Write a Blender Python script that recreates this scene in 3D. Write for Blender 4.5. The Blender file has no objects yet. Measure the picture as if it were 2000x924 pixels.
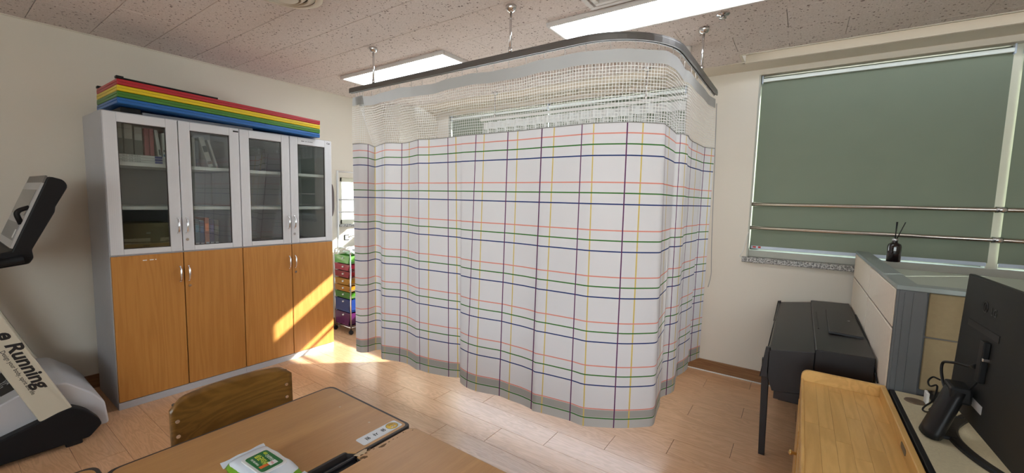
import bpy, bmesh, math, random
from mathutils import Vector, Matrix
random.seed(7)
SC = bpy.context.scene
COL = SC.collection
PI = math.pi

# ------------------------------------------------------------------ camera
F_PX, CAM_H = 805.02, 1.5207
CR = Vector((0.81811975, 0.57450357, 0.02501429))
CU = Vector((-0.07129802, 0.05817573, 0.99575709))
CF = Vector((-0.57061078, 0.81643201, -0.08855568))
cd = bpy.data.cameras.new('camera')
cam = bpy.data.objects.new('camera', cd); COL.objects.link(cam)
m = Matrix((CR, CU, -CF)).transposed().to_4x4()
m.translation = Vector((0, 0, CAM_H))
cam.matrix_world = m
cd.sensor_width = 36.0; cd.lens = 36.0 * F_PX / 2000.0
cd.clip_start = 0.05; cd.clip_end = 200
SC.camera = cam

# ------------------------------------------------------------------ world, sun, exposure
w = bpy.data.worlds.new('world'); SC.world = w; w.use_nodes = True
wn = w.node_tree.nodes; wl = w.node_tree.links
bg = wn['Background']
tc = wn.new('ShaderNodeTexCoord'); sp = wn.new('ShaderNodeSeparateXYZ'); rp = wn.new('ShaderNodeValToRGB')
wl.new(tc.outputs['Generated'], sp.inputs[0]); wl.new(sp.outputs['Z'], rp.inputs[0]); wl.new(rp.outputs[0], bg.inputs[0])
rp.color_ramp.elements[0].position = 0.0; rp.color_ramp.elements[0].color = (0.92, 0.92, 0.90, 1)
rp.color_ramp.elements[1].position = 0.7; rp.color_ramp.elements[1].color = (0.55, 0.70, 0.92, 1)
bg.inputs[1].default_value = 5.0
SUN_D = Vector((-1.095, -1.0, -0.675)).normalized()
sl = bpy.data.lights.new('sun', 'SUN'); sl.energy = 12; sl.angle = math.radians(0.6); sl.color = (1.0, 0.93, 0.82)
so = bpy.data.objects.new('sun', sl); COL.objects.link(so)
so.rotation_euler = SUN_D.to_track_quat('-Z', 'Y').to_euler()
SC.view_settings.view_transform = 'Standard'; SC.view_settings.look = 'None'
SC.view_settings.exposure = 0.95; SC.view_settings.gamma = 1.0; SC.view_settings.use_curve_mapping = False
PANEL_STRENGTH = 5.0

# ------------------------------------------------------------------ helpers
class MB:
    def __init__(s): s.bm = bmesh.new()
    def box(s, x0, x1, y0, y1, z0, z1, bev=0, seg=1):
        r = bmesh.ops.create_cube(s.bm, size=1)
        vs = r['verts']
        for v in vs:
            v.co = Vector((x0 + (v.co.x + .5) * (x1 - x0), y0 + (v.co.y + .5) * (y1 - y0), z0 + (v.co.z + .5) * (z1 - z0)))
        if bev:
            es = list({e for v in vs for e in v.link_edges})
            bmesh.ops.bevel(s.bm, geom=es, offset=bev, segments=seg, profile=.5, affect='EDGES')
        return s
    def prism(s, pts, axis, a0, a1, bev=0, seg=1):
        """pts 2-D polygon extruded along axis ('x': pts are (y,z); 'y': (x,z); 'z': (x,y))"""
        def P(p, a):
            return {'x': (a, p[0], p[1]), 'y': (p[0], a, p[1]), 'z': (p[0], p[1], a)}[axis]
        A = [s.bm.verts.new(P(p, a0)) for p in pts]; B = [s.bm.verts.new(P(p, a1)) for p in pts]
        n = len(pts); fs = [s.bm.faces.new(A[::-1]), s.bm.faces.new(B)]
        for i in range(n): fs.append(s.bm.faces.new((A[i], A[(i + 1) % n], B[(i + 1) % n], B[i])))
        bmesh.ops.recalc_face_normals(s.bm, faces=fs)
        if bev:
            es = list({e for f in fs[:2] for e in f.edges})
            bmesh.ops.bevel(s.bm, geom=es, offset=bev, segments=seg, profile=.5, affect='EDGES')
        return s
    def tube(s, pts, r, seg=10, cap=True, closed=False):
        pts = [Vector(p) for p in pts]; n = len(pts)
        rr = r if isinstance(r, (list, tuple)) else [r] * n
        rings = []; up = None
        for i, p in enumerate(pts):
            if closed: t = (pts[(i + 1) % n] - pts[i - 1])
            else: t = pts[min(i + 1, n - 1)] - pts[max(i - 1, 0)]
            t.normalize()
            if up is None:
                up = t.orthogonal().normalized()
            else:
                up = up - t * up.dot(t)
                if up.length < 1e-6: up = t.orthogonal()
                up.normalize()
            b = t.cross(up)
            rings.append([s.bm.verts.new(p + (up * math.cos(2 * PI * k / seg) + b * math.sin(2 * PI * k / seg)) * rr[i]) for k in range(seg)])
        for i in range(n if closed else n - 1):
            a, b = rings[i], rings[(i + 1) % n]
            for k in range(seg): s.bm.faces.new((a[k], a[(k + 1) % seg], b[(k + 1) % seg], b[k])).smooth = True
        if cap and not closed:
            s.bm.faces.new(rings[0][::-1]); s.bm.faces.new(rings[-1])
        return s
    def lathe(s, prof, c, seg=20):
        """prof list of (r,z), around vertical axis at c"""
        c = Vector(c); rings = []
        for r, z in prof:
            rings.append([s.bm.verts.new(c + Vector((max(r, 1e-4) * math.cos(2 * PI * k / seg), max(r, 1e-4) * math.sin(2 * PI * k / seg), z))) for k in range(seg)])
        for a, b in zip(rings, rings[1:]):
            for k in range(seg): s.bm.faces.new((a[k], a[(k + 1) % seg], b[(k + 1) % seg], b[k])).smooth = True
        s.bm.faces.new(rings[0][::-1]); s.bm.faces.new(rings[-1])
        return s
    def grid(s, rows, smooth=True, uvs=None):
        V = [[s.bm.verts.new(p) for p in r] for r in rows]
        lay = s.bm.loops.layers.uv.verify() if uvs else None
        for i in range(len(V) - 1):
            for j in range(len(V[0]) - 1):
                f = s.bm.faces.new((V[i][j], V[i][j + 1], V[i + 1][j + 1], V[i + 1][j])); f.smooth = smooth
                if uvs:
                    for l, (a, b) in zip(f.loops, ((i, j), (i, j + 1), (i + 1, j + 1), (i + 1, j))): l[lay].uv = uvs[a][b]
        return s
    def xf(s, M):
        s.bm.transform(M); return s
    def build(s, name, mt, parent=None, label=None, kind=None):
        bmesh.ops.recalc_face_normals(s.bm, faces=s.bm.faces)
        me = bpy.data.meshes.new(name); s.bm.to_mesh(me); s.bm.free()
        me.materials.append(mt)
        return link(name, me, parent, label, kind)

def link(name, data, parent=None, label=None, kind=None):
    o = bpy.data.objects.new(name, data); COL.objects.link(o)
    if parent is not None:
        o.parent = parent
        mw = Matrix.Identity(4); p = parent
        while p is not None: mw = p.matrix_basis @ mw if p.parent is None else p.matrix_parent_inverse @ p.matrix_basis @ mw; p = p.parent
        o.matrix_parent_inverse = mw.inverted()
    if label: o['label'] = label
    if kind: o['kind'] = kind
    return o
def tag(o, label, cat, group=None):
    o['label'] = label; o['category'] = cat
    if group: o['group'] = group
    return o
def thing(name, label, cat, loc=(0, 0, 0), group=None):
    o = bpy.data.objects.new(name, None); COL.objects.link(o); o.location = loc; o.empty_display_size = .05
    return tag(o, label, cat, group)
def copy_tree(o, parent=None):
    c = o.copy(); COL.objects.link(c)
    if parent is not None: c.parent = parent
    for ch in o.children: copy_tree(ch, c)
    return c
def fillet(pts, r, n=6):
    """round 2-D/3-D polyline corners (open)"""
    pts = [Vector(p) for p in pts]; out = [pts[0]]
    for a, b, c in zip(pts, pts[1:], pts[2:]):
        u = (a - b); v = (c - b); d = min(r, u.length * .49, v.length * .49)
        p0 = b + u.normalized() * d; p1 = b + v.normalized() * d
        for i in range(n + 1):
            t = i / n; out.append(p0 * (1 - t) ** 2 + b * 2 * t * (1 - t) + p1 * t * t)
    out.append(pts[-1]); return out
def rpoly(pts, r, n=5):
    """rounded closed 2-D polygon; r may be a list"""
    out = []; N = len(pts)
    for i in range(N):
        a, b, c = Vector(pts[i - 1]), Vector(pts[i]), Vector(pts[(i + 1) % N])
        ri = r[i] if isinstance(r, (list, tuple)) else r
        if ri <= 0: out.append(tuple(b)); continue
        u = a - b; v = c - b; d = min(ri, u.length * .45, v.length * .45)
        p0 = b + u.normalized() * d; p1 = b + v.normalized() * d
        for k in range(n + 1):
            t = k / n; q = p0 * (1 - t) ** 2 + b * 2 * t * (1 - t) + p1 * t * t; out.append((q.x, q.y))
    return out

# text as mesh: placed so that local x -> dx, local y -> dy
def text(s, size, org, dx, dy, mt, parent, name='lettering', depth=.0006, align='LEFT', shear=0, sx=1.0, offset=0, label=None):
    c = bpy.data.curves.new('txt', 'FONT'); c.body = s; c.size = size; c.extrude = depth; c.align_x = align; c.shear = shear; c.offset = offset
    c.resolution_u = 3
    t = bpy.data.objects.new('txt', c); COL.objects.link(t)
    bpy.context.view_layer.update()
    me = bpy.data.meshes.new_from_object(t); bpy.data.objects.remove(t); bpy.data.curves.remove(c)
    dx = Vector(dx).normalized(); dy = Vector(dy); dy = (dy - dx * dy.dot(dx)).normalized(); dz = dx.cross(dy)
    M = Matrix((dx * sx, dy, dz)).transposed().to_4x4(); M.translation = Vector(org)
    me.transform(M); me.materials.clear(); me.materials.append(mt)
    return link(name, me, parent, label)

# ------------------------------------------------------------------ materials
MT = {}
def base(name, col, rough=.5, metal=0, coat=0, spec=None, trans=0, bump=0, bscale=200, emis=0, var=0, vscale=6, ior=None, alpha=None, sheen=0):
    if name in MT: return MT[name]
    m = bpy.data.materials.new(name); m.use_nodes = True; MT[name] = m
    nt = m.node_tree; b = nt.nodes['Principled BSDF']; L = nt.links
    b.inputs['Base Color'].default_value = (*col, 1); b.inputs['Roughness'].default_value = rough; b.inputs['Metallic'].default_value = metal
    b.inputs['Coat Weight'].default_value = coat; b.inputs['Transmission Weight'].default_value = trans
    if spec is not None: b.inputs['Specular IOR Level'].default_value = spec
    if ior: b.inputs['IOR'].default_value = ior
    if alpha is not None: b.inputs['Alpha'].default_value = alpha
    if emis: b.inputs['Emission Color'].default_value = (*col, 1); b.inputs['Emission Strength'].default_value = emis
    g = nt.nodes.new('ShaderNodeNewGeometry')
    if True:
        nz = nt.nodes.new('ShaderNodeTexNoise'); nz.inputs['Scale'].default_value = vscale; nz.inputs['Detail'].default_value = 5
        L.new(g.outputs['Position'], nz.inputs['Vector'])
        mx = nt.nodes.new('ShaderNodeMix'); mx.data_type = 'RGBA'
        v = var if var else .04
        mx.inputs['A'].default_value = (*[c * (1 - v) for c in col], 1); mx.inputs['B'].default_value = (*[min(1, c * (1 + v)) for c in col], 1)
        L.new(nz.outputs['Fac'], mx.inputs['Factor']); L.new(mx.outputs['Result'], b.inputs['Base Color'])
    if bump:
        n2 = nt.nodes.new('ShaderNodeTexNoise'); n2.inputs['Scale'].default_value = bscale; n2.inputs['Detail'].default_value = 3
        L.new(g.outputs['Position'], n2.inputs['Vector'])
        bp = nt.nodes.new('ShaderNodeBump'); bp.inputs['Strength'].default_value = bump; bp.inputs['Distance'].default_value = .002
        L.new(n2.outputs['Fac'], bp.inputs['Height']); L.new(bp.outputs['Normal'], b.inputs['Normal'])
    return m

def wood(name, c1, c2, stretch=(12, 1, 12), scale=3, rough=.4, coat=0, dist=1.2, rnd=.15, ring=True, bump=.05, spec=.5):
    m = bpy.data.materials.new(name); m.use_nodes = True; MT[name] = m
    nt = m.node_tree; b = nt.nodes['Principled BSDF']; L = nt.links; N = nt.nodes.new
    b.inputs['Roughness'].default_value = rough; b.inputs['Coat Weight'].default_value = coat; b.inputs['Coat Roughness'].default_value = .12
    b.inputs['Specular IOR Level'].default_value = spec
    g = N('ShaderNodeNewGeometry'); oi = N('ShaderNodeObjectInfo')
    ml = N('ShaderNodeMath'); ml.operation = 'MULTIPLY'; ml.inputs[1].default_value = 37.0; L.new(oi.outputs['Random'], ml.inputs[0])
    ad = N('ShaderNodeVectorMath'); ad.operation = 'ADD'; L.new(g.outputs['Position'], ad.inputs[0]); L.new(ml.outputs[0], ad.inputs[1])
    mp = N('ShaderNodeMapping'); mp.inputs['Scale'].default_value = stretch; L.new(ad.outputs[0], mp.inputs['Vector'])
    nz = N('ShaderNodeTexNoise'); nz.inputs['Scale'].default_value = scale * .35; nz.inputs['Detail'].default_value = 3; nz.inputs['Distortion'].default_value = dist
    L.new(mp.outputs[0], nz.inputs['Vector'])
    # growth rings: sine of a slow noise field
    m1 = N('ShaderNodeMath'); m1.operation = 'MULTIPLY'; m1.inputs[1].default_value = 55 if ring else 8; L.new(nz.outputs['Fac'], m1.inputs[0])
    m2 = N('ShaderNodeMath'); m2.operation = 'SINE'; L.new(m1.outputs[0], m2.inputs[0])
    m3 = N('ShaderNodeMapRange'); m3.inputs['From Min'].default_value = -1; L.new(m2.outputs[0], m3.inputs['Value'])
    fn = N('ShaderNodeTexNoise'); fn.inputs['Scale'].default_value = scale * 6; fn.inputs['Detail'].default_value = 6; fn.inputs['Roughness'].default_value = .7
    L.new(mp.outputs[0], fn.inputs['Vector'])
    mx = N('ShaderNodeMix'); mx.data_type = 'FLOAT'; mx.inputs[0].default_value = .6; L.new(m3.outputs[0], mx.inputs[2]); L.new(fn.outputs['Fac'], mx.inputs[3])
    cr = N('ShaderNodeValToRGB'); cr.color_ramp.elements[0].position = .2; cr.color_ramp.elements[1].position = .85
    cr.color_ramp.elements[0].color = (*c2, 1); cr.color_ramp.elements[1].color = (*c1, 1); L.new(mx.outputs[0], cr.inputs[0])
    hs = N('ShaderNodeHueSaturation'); mr = N('ShaderNodeMapRange'); mr.inputs['To Min'].default_value = 1 - rnd; mr.inputs['To Max'].default_value = 1 + rnd
    L.new(oi.outputs['Random'], mr.inputs['Value']); L.new(mr.outputs[0], hs.inputs['Value']); L.new(cr.outputs[0], hs.inputs['Color'])
    L.new(hs.outputs[0], b.inputs['Base Color'])
    if bump:
        bp = N('ShaderNodeBump'); bp.inputs['Strength'].default_value = bump; bp.inputs['Distance'].default_value = .002
        L.new(fn.outputs['Fac'], bp.inputs['Height']); L.new(bp.outputs['Normal'], b.inputs['Normal'])
    return m

def ceiling_mat():
    m = bpy.data.materials.new('acoustic_tile'); m.use_nodes = True
    nt = m.node_tree; b = nt.nodes['Principled BSDF']; L = nt.links; N = nt.nodes.new
    b.inputs['Roughness'].default_value = .95; b.inputs['Specular IOR Level'].default_value = .1
    g = N('ShaderNodeNewGeometry')
    # worm holes: short dark flecks from voronoi cells, bent by noise
    dn = N('ShaderNodeTexNoise'); dn.inputs['Scale'].default_value = 45; L.new(g.outputs['Position'], dn.inputs['Vector'])
    va = N('ShaderNodeVectorMath'); va.operation = 'MULTIPLY_ADD'; L.new(dn.outputs['Color'], va.inputs[0]); va.inputs[1].default_value = (.03, .03, .03); L.new(g.outputs['Position'], va.inputs[2])
    vo = N('ShaderNodeTexVoronoi'); vo.inputs['Scale'].default_value = 58; L.new(va.outputs[0], vo.inputs['Vector'])
    cs = N('ShaderNodeSeparateColor'); L.new(vo.outputs['Color'], cs.inputs[0])
    th = N('ShaderNodeMapRange'); th.inputs['From Min'].default_value = .3; th.inputs['From Max'].default_value = 1; th.inputs['To Min'].default_value = 0; th.inputs['To Max'].default_value = .37
    L.new(cs.outputs[0], th.inputs['Value'])
    lt = N('ShaderNodeMath'); lt.operation = 'LESS_THAN'; L.new(vo.outputs['Distance'], lt.inputs[0]); L.new(th.outputs[0], lt.inputs[1])
    nz = N('ShaderNodeTexNoise'); nz.inputs['Scale'].default_value = 130; nz.inputs['Detail'].default_value = 4; L.new(g.outputs['Position'], nz.inputs['Vector'])
    cr = N('ShaderNodeValToRGB'); cr.color_ramp.elements[0].position = .3; cr.color_ramp.elements[1].position = .7
    cr.color_ramp.elements[0].color = (.62, .54, .50, 1); cr.color_ramp.elements[1].color = (.78, .70, .66, 1); L.new(nz.outputs['Fac'], cr.inputs[0])
    mx = N('ShaderNodeMix'); mx.data_type = 'RGBA'; mx.inputs['B'].default_value = (.24, .19, .17, 1); L.new(lt.outputs[0], mx.inputs['Factor']); L.new(cr.outputs[0], mx.inputs['A'])
    L.new(mx.outputs['Result'], b.inputs['Base Color'])
    bp = N('ShaderNodeBump'); bp.inputs['Strength'].default_value = .5; bp.inputs['Distance'].default_value = .003; bp.invert = True
    L.new(lt.outputs[0], bp.inputs['Height']); L.new(bp.outputs['Normal'], b.inputs['Normal'])
    return m

def granite_mat():
    m = bpy.data.materials.new('granite'); m.use_nodes = True
    nt = m.node_tree; b = nt.nodes['Principled BSDF']; L = nt.links; N = nt.nodes.new
    b.inputs['Roughness'].default_value = .35
    g = N('ShaderNodeNewGeometry'); nz = N('ShaderNodeTexNoise'); nz.inputs['Scale'].default_value = 90; nz.inputs['Detail'].default_value = 3; L.new(g.outputs['Position'], nz.inputs['Vector'])
    cr = N('ShaderNodeValToRGB'); e = cr.color_ramp.elements; e[0].position = .4; e[0].color = (.08, .075, .07, 1); e[1].position = .58; e[1].color = (.5, .48, .45, 1)
    L.new(nz.outputs['Fac'], cr.inputs[0]); L.new(cr.outputs[0], b.inputs['Base Color']); return m

def plaid_mat():
    m = bpy.data.materials.new('plaid_cloth'); m.use_nodes = True
    nt = m.node_tree; L = nt.links; N = nt.nodes.new
    b = nt.nodes['Principled BSDF']; out = nt.nodes['Material Output']
    b.inputs['Roughness'].default_value = .9; b.inputs['Specular IOR Level'].default_value = .1
    uv = N('ShaderNodeUVMap'); s = N('ShaderNodeSeparateXYZ'); L.new(uv.outputs[0], s.inputs[0])
    def frac(o, add):
        a = N('ShaderNodeMath'); a.operation = 'ADD'; a.inputs[1].default_value = add; L.new(o, a.inputs[0])
        f = N('ShaderNodeMath'); f.operation = 'FRACT'; L.new(a.outputs[0], f.inputs[0]); return f.outputs[0]
    def line(o, c, wd):
        c1 = N('ShaderNodeMath'); c1.operation = 'COMPARE'; c1.inputs[1].default_value = c; c1.inputs[2].default_value = wd; L.new(o, c1.inputs[0]); return c1.outputs[0]
    fu = frac(s.outputs['X'], .5); fv = frac(s.outputs['Y'], .5)
    g = N('ShaderNodeNewGeometry'); nz = N('ShaderNodeTexNoise'); nz.inputs['Scale'].default_value = 3; nz.inputs['Detail'].default_value = 4; L.new(g.outputs['Position'], nz.inputs['Vector'])
    cr = N('ShaderNodeValToRGB'); cr.color_ramp.elements[0].color = (.73, .72, .745, 1); cr.color_ramp.elements[1].color = (.80, .79, .81, 1); L.new(nz.outputs['Fac'], cr.inputs[0])
    cur = cr.outputs[0]
    def over(fac, col, k=1.0):
        nonlocal cur
        x = N('ShaderNodeMix'); x.data_type = 'RGBA'; x.inputs['B'].default_value = (*col, 1)
        if k < 1:
            mm = N('ShaderNodeMath'); mm.operation = 'MULTIPLY'; mm.inputs[1].default_value = k; L.new(fac, mm.inputs[0]); fac = mm.outputs[0]
        L.new(fac, x.inputs['Factor']); L.new(cur, x.inputs['A']); cur = x.outputs['Result']
    # doubled hem
    over(line(s.outputs['Y'], 6.105, .085), (.40, .40, .38)); over(line(s.outputs['Y'], 6.35, .16), (.53, .53, .515)); 
    over(line(fu, .83, .016), (.72, .55, .16)); 
    over(line(fv, .5, .013), (.78, .30, .24)); over(line(fv, .72, .014), (.06, .20, .05)); 
    bl = line(fv, .95, .014); lim = N('ShaderNodeMath'); lim.operation = 'LESS_THAN'; lim.inputs[1].default_value = 6.2; L.new(s.outputs['Y'], lim.inputs[0])
    bm_ = N('ShaderNodeMath'); bm_.operation = 'MULTIPLY'; L.new(bl, bm_.inputs[0]); L.new(lim.outputs[0], bm_.inputs[1])
    over(bm_.outputs[0], (.03, .06, .19))
    over(line(fu, .5, .015), (.13, .04, .12))
    # fine weave ticks
    L.new(cur, b.inputs['Base Color'])
    tr = N('ShaderNodeBsdfTranslucent'); L.new(cur, tr.inputs[0])
    ms = N('ShaderNodeMixShader'); ms.inputs[0].default_value = .36; L.new(b.outputs[0], ms.inputs[1]); L.new(tr.outputs[0], ms.inputs[2]); L.new(ms.outputs[0], out.inputs[0])
    wv = N('ShaderNodeTexNoise'); wv.inputs['Scale'].default_value = 25; L.new(g.outputs['Position'], wv.inputs['Vector'])
    bp = N('ShaderNodeBump'); bp.inputs['Strength'].default_value = .15; bp.inputs['Distance'].default_value = .004; L.new(wv.outputs['Fac'], bp.inputs['Height']); L.new(bp.outputs['Normal'], b.inputs['Normal'])
    return m

def cloth_mat(name, col, trans=.3, rough=.9):
    m = base(name, col, rough, spec=.1); nt = m.node_tree; L = nt.links
    b = nt.nodes['Principled BSDF']; out = nt.nodes['Material Output']
    tr = nt.nodes.new('ShaderNodeBsdfTranslucent'); tr.inputs[0].default_value = (*col, 1)
    ms = nt.nodes.new('ShaderNodeMixShader'); ms.inputs[0].default_value = trans
    L.new(b.outputs[0], ms.inputs[1]); L.new(tr.outputs[0], ms.inputs[2]); L.new(ms.outputs[0], out.inputs[0]); return m

def glass_mat(name, tint=(.9, .95, .93), ior=1.5):
    m = bpy.data.materials.new(name); m.use_nodes = True; nt = m.node_tree; L = nt.links; N = nt.nodes.new
    out = nt.nodes['Material Output']; nt.nodes.remove(nt.nodes['Principled BSDF'])
    t = N('ShaderNodeBsdfTransparent'); t.inputs[0].default_value = (*tint, 1); gl = N('ShaderNodeBsdfGlossy'); gl.inputs['Roughness'].default_value = .01
    fr = N('ShaderNodeFresnel'); ms = N('ShaderNodeMixShader')
    ge = N('ShaderNodeNewGeometry'); ir = N('ShaderNodeMapRange'); ir.inputs['To Min'].default_value = ior; ir.inputs['To Max'].default_value = 1 / ior
    L.new(ge.outputs['Backfacing'], ir.inputs['Value']); L.new(ir.outputs[0], fr.inputs[0])
    L.new(fr.outputs[0], ms.inputs[0]); L.new(t.outputs[0], ms.inputs[1]); L.new(gl.outputs[0], ms.inputs[2]); L.new(ms.outputs[0], out.inputs[0]); return m

WALL = base('wall_paint', (.72, .665, .575), .85, bump=.12, bscale=90, var=.03, vscale=2)
GYP = base('gypsum_paint', (.72, .66, .56), .85)
TILE = ceiling_mat()
GRAN = granite_mat()
TRIMW = base('ceiling_trim', (.45, .42, .38), .6)
BB = wood('baseboard_wood', (.33, .17, .07), (.22, .10, .04), (1, 1, 14), 3, .45, rnd=.03)
PLANK = wood('floor_plank', (.73, .435, .245), (.57, .315, .165), (1.6, 11, 9), 2.6, .30, coat=.25, dist=1.6, rnd=.04)
JOINT = base('floor_joint', (.16, .09, .05), .8)
SHELLC = base('ceiling_void', (.22, .19, .17), .9)
GREY = base('cabinet_grey', (.46, .46, .48), .55, bump=.1, bscale=400)
DOORW = base('door_frame_pvc', (.66, .66, .68), .4)
SHELFW = base('shelf_white', (.80, .80, .78), .5)
BEECH = wood('beech_laminate', (.52, .235, .055), (.43, .18, .037), (1, 12, .8), 2.0, .42, dist=.5, rnd=.03, bump=.02)
DESKW = wood('desk_laminate', (.60, .335, .125), (.43, .22, .075), (14, .9, 9), 2.6, .33, dist=.5, rnd=.03, ring=False, bump=.02)
PLY = wood('dark_plywood', (.25, .12, .024), (.15, .068, .012), (9, 1.4, 7), 3.0, .35, coat=.2, dist=.9, rnd=.02)
TOYW = wood('toy_shelf_wood', (.76, .46, .15), (.62, .35, .10), (9, 1.1, 9), 2.2, .38, coat=.15, rnd=.05, dist=.6)
EDGE = base('desk_edge_rubber', (.035, .028, .026), .5)
BLACKP = base('black_plastic', (.010, .010, .011), .42, spec=.3)
GLASS = glass_mat('door_glass', (.86, .89, .88), 1.9)
WGLASS = glass_mat('window_glass', (.92, .96, .97))
CHROME = base('chrome', (.75, .75, .76), .18, 1)
STEEL = base('brushed_steel', (.55, .50, .44), .25, 1)
ALU = base('track_aluminium', (.20, .195, .19), .4, .7)
PLAID = plaid_mat()
NET = cloth_mat('net_thread', (.80, .80, .78), .45)
HEAD = cloth_mat('heading_cloth', (.46, .46, .45), .3)
GREEN = cloth_mat('blind_fabric', (.245, .28, .215), .13, .75)
RAIL_SHEEN = base('head_rail_sheen', (.82, .88, .85), .3)  # highlight along the head rail put into its pale colour
PVCB = base('blind_bar', (.55, .62, .72), .35)
WFRAME = base('window_frame_paint', (.42, .42, .36), .5)
CREAMF = base('frame_cream', (.66, .64, .52), .5)
WHITE = base('white_paint', (.78, .78, .76), .5)
PIANO = base('piano_black', (.013, .010, .011), .38, bump=.05, bscale=500)
PGREY = base('partition_grey', (.115, .12, .125), .5)
PCAP = base('partition_cap', (.27, .31, .30), .35)
PFAB = base('partition_fabric', (.80, .70, .58), .9, bump=.3, bscale=700, var=.06, vscale=60)
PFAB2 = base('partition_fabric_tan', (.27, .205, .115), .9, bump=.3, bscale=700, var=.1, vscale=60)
DTOP = base('speckled_laminate', (.58, .51, .34), .45, var=.18, vscale=160)
MON = base('monitor_black', (.017, .018, .017), .55, spec=.3, bump=.06, bscale=600)

# ------------------------------------------------------------------ room shell
XL, YW, HC = -4.363, 4.058, 2.648
XR, YB = 3.4, -3.0
W1 = (-.365, 2.62); W2 = (-3.9, -.925); WZ = (1.085, 2.605); WT = .26
fl = MB().box(XL - .2, XR + .1, YB - .1, YW + WT, -.12, -.0075).build('floor', JOINT, kind='structure')
# planks
PW, PLN = .1915, .9645
nrow0 = math.floor((-1.0 - 1.943) / PW)
count = 0
XE = 1.9
for i in range(nrow0, 12):
    y0 = 1.943 + i * PW - .191 * 0
    y1 = y0 + PW
    k = i % 6
    off = -.25 + .3215 * (i - 4)
    off = (off + 4.5) % PLN - 4.5 - PLN
    x = off
    yy1 = min(y1, YW - .002)
    if y0 > YW - .02: continue
    while x < XE:
        xa, xb = max(x, XL + .002), min(x + PLN, XE)
        if xb - xa > .03:
            MB().box(xa + .0011, xb - .0011, y0 + .0006, yy1 - .0006, -.0075, 0.0, .0006).build('floor_plank', PLANK, fl); count += 1
        x += PLN
MB().box(XL, XE, YB, 1.943 + nrow0 * PW, -.0075, 0).box(XE, XR, YB, YW, -.0075, 0).build('floor_sheet', PLANK, fl)
print('planks', count)

# walls
wb = MB()
wz0, wz1 = WZ
wb.box(XL - .2, XR + .2, YW, YW + WT, -.1, wz0 - .04)
wb.box(XL - .2, XR + .2, YW, YW + WT, wz1, HC + .3)
wb.box(XL - .2, W2[0], YW, YW + WT, wz0 - .04, wz1); wb.box(W2[1], W1[0], YW, YW + WT, wz0 - .04, wz1); wb.box(W1[1], XR + .2, YW, YW + WT, wz0 - .04, wz1)
wb.build('wall_window', WALL, kind='structure')
SWY, SWZ = (2.765, 3.25), (1.19, 1.73)
wl_ = MB()
wl_.box(XL - .2, XL, YB - .1, SWY[0], -.1, HC + .3).box(XL - .2, XL, SWY[1], YW, -.1, HC + .3)
wl_.box(XL - .2, XL, SWY[0], SWY[1], -.1, SWZ[0]).box(XL - .2, XL, SWY[0], SWY[1], SWZ[1], HC + .3)
wl_.build('wall_left', WALL, kind='structure')
MB().box(XR, XR + .2, YB - .1, YW, -.1, HC + .3).build('wall_right', WALL, kind='structure')
BW = (-1.4, 3.2, .9, 2.4)
MB().box(XL - .2, XR + .2, YB - .2, YB, -.1, BW[2]).box(XL - .2, XR + .2, YB - .2, YB, BW[3], HC + .3).box(XL - .2, BW[0], YB - .2, YB, BW[2], BW[3]).box(BW[1], XR + .2, YB - .2, YB, BW[2], BW[3]).build('wall_back', WALL, kind='structure')
MB().box(XL - .01, -4.10, 3.40, YW, 0, HC + .02).build('trim_1', WALL, kind='structure')   # corner column

# baseboards
MB().box(XL, XL + .014, YB, 3.4, 0, .105, .003).build('baseboard_left', BB, kind='structure')
MB().box(-4.10, XR, YW - .014, YW, 0, .105, .003).build('baseboard_window', BB, kind='structure')
MB().box(-4.08, XR, YW - .022, YW - .014, 0, .008).build('trim_2', WHITE, kind='structure')

# ceiling: void slab + tiles
ce = MB().box(XL - .2, XR + .2, YB - .2, 3.60, HC + .014, HC + .05).build('ceiling', SHELLC, kind='structure')
TP, TL = .305, .618
r0 = -4; ntile = 0
for k in range(r0, 11):
    ya, yb = .462 + TP * k, .462 + TP * (k + 1); yb = min(yb, 3.60)
    o = .151 if k % 2 else -.152
    n0 = math.ceil((o - XL) / TL)
    x = o - n0 * TL
    while x < 2.6:
        xa, xb = max(x, XL), x + TL
        if xb - xa > .01 and yb - ya > .02:
            MB().box(xa + .0012, xb - .0012, ya + .0012, yb - .0012, HC, HC + .014, .0015).build('ceiling_tile', TILE, ce); ntile += 1
        x += TL
xe = x
print('tiles', ntile)
MB().box(XL, XR, YB, .462 + TP * r0, HC, HC + .014).box(xe, XR, .462 + TP * r0, 3.60, HC, HC + .014).build('ceiling_panel', TILE, ce)
for a, b_ in ((-.95, -.47),):
    MB().box(a, b_, 3.602, 3.79, HC, HC + .014, .0015).build('ceiling_tile', TILE, ce)
# gypsum strip with two blind slots
gy = MB()
gy.box(XL, XR, 3.84, YW + .02, HC, HC + .12)
gy.box(-.95, -.455, 3.79, 3.84, HC, HC + .12)
gy.box(XL, -4.2, 3.60, 3.84, HC, HC + .12)
gy.box(-.47, -.45, 3.60, 3.84, HC, HC + .12).box(-.97, -.95, 3.60, 3.84, HC, HC + .12)
gy.build('trim_3', GYP, kind='structure')
SLOT = base('slot_beige', (.36, .30, .22), .8)  # slot insides, a darker beige than the gypsum strip
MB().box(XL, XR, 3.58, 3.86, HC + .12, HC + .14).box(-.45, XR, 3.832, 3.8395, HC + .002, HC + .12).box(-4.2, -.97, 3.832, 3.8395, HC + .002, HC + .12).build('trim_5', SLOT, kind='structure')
MB().box(-.45, XR, 3.590, 3.603, HC - .006, HC + .02).box(-4.2, -.97, 3.590, 3.603, HC - .006, HC + .02).box(-.97, -.45, 3.79, 3.80, HC - .003, HC + .01).box(XL, XL + .012, YB, 3.6, HC - .005, HC + .002).build('trim_4', GYP, kind='structure')

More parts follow.
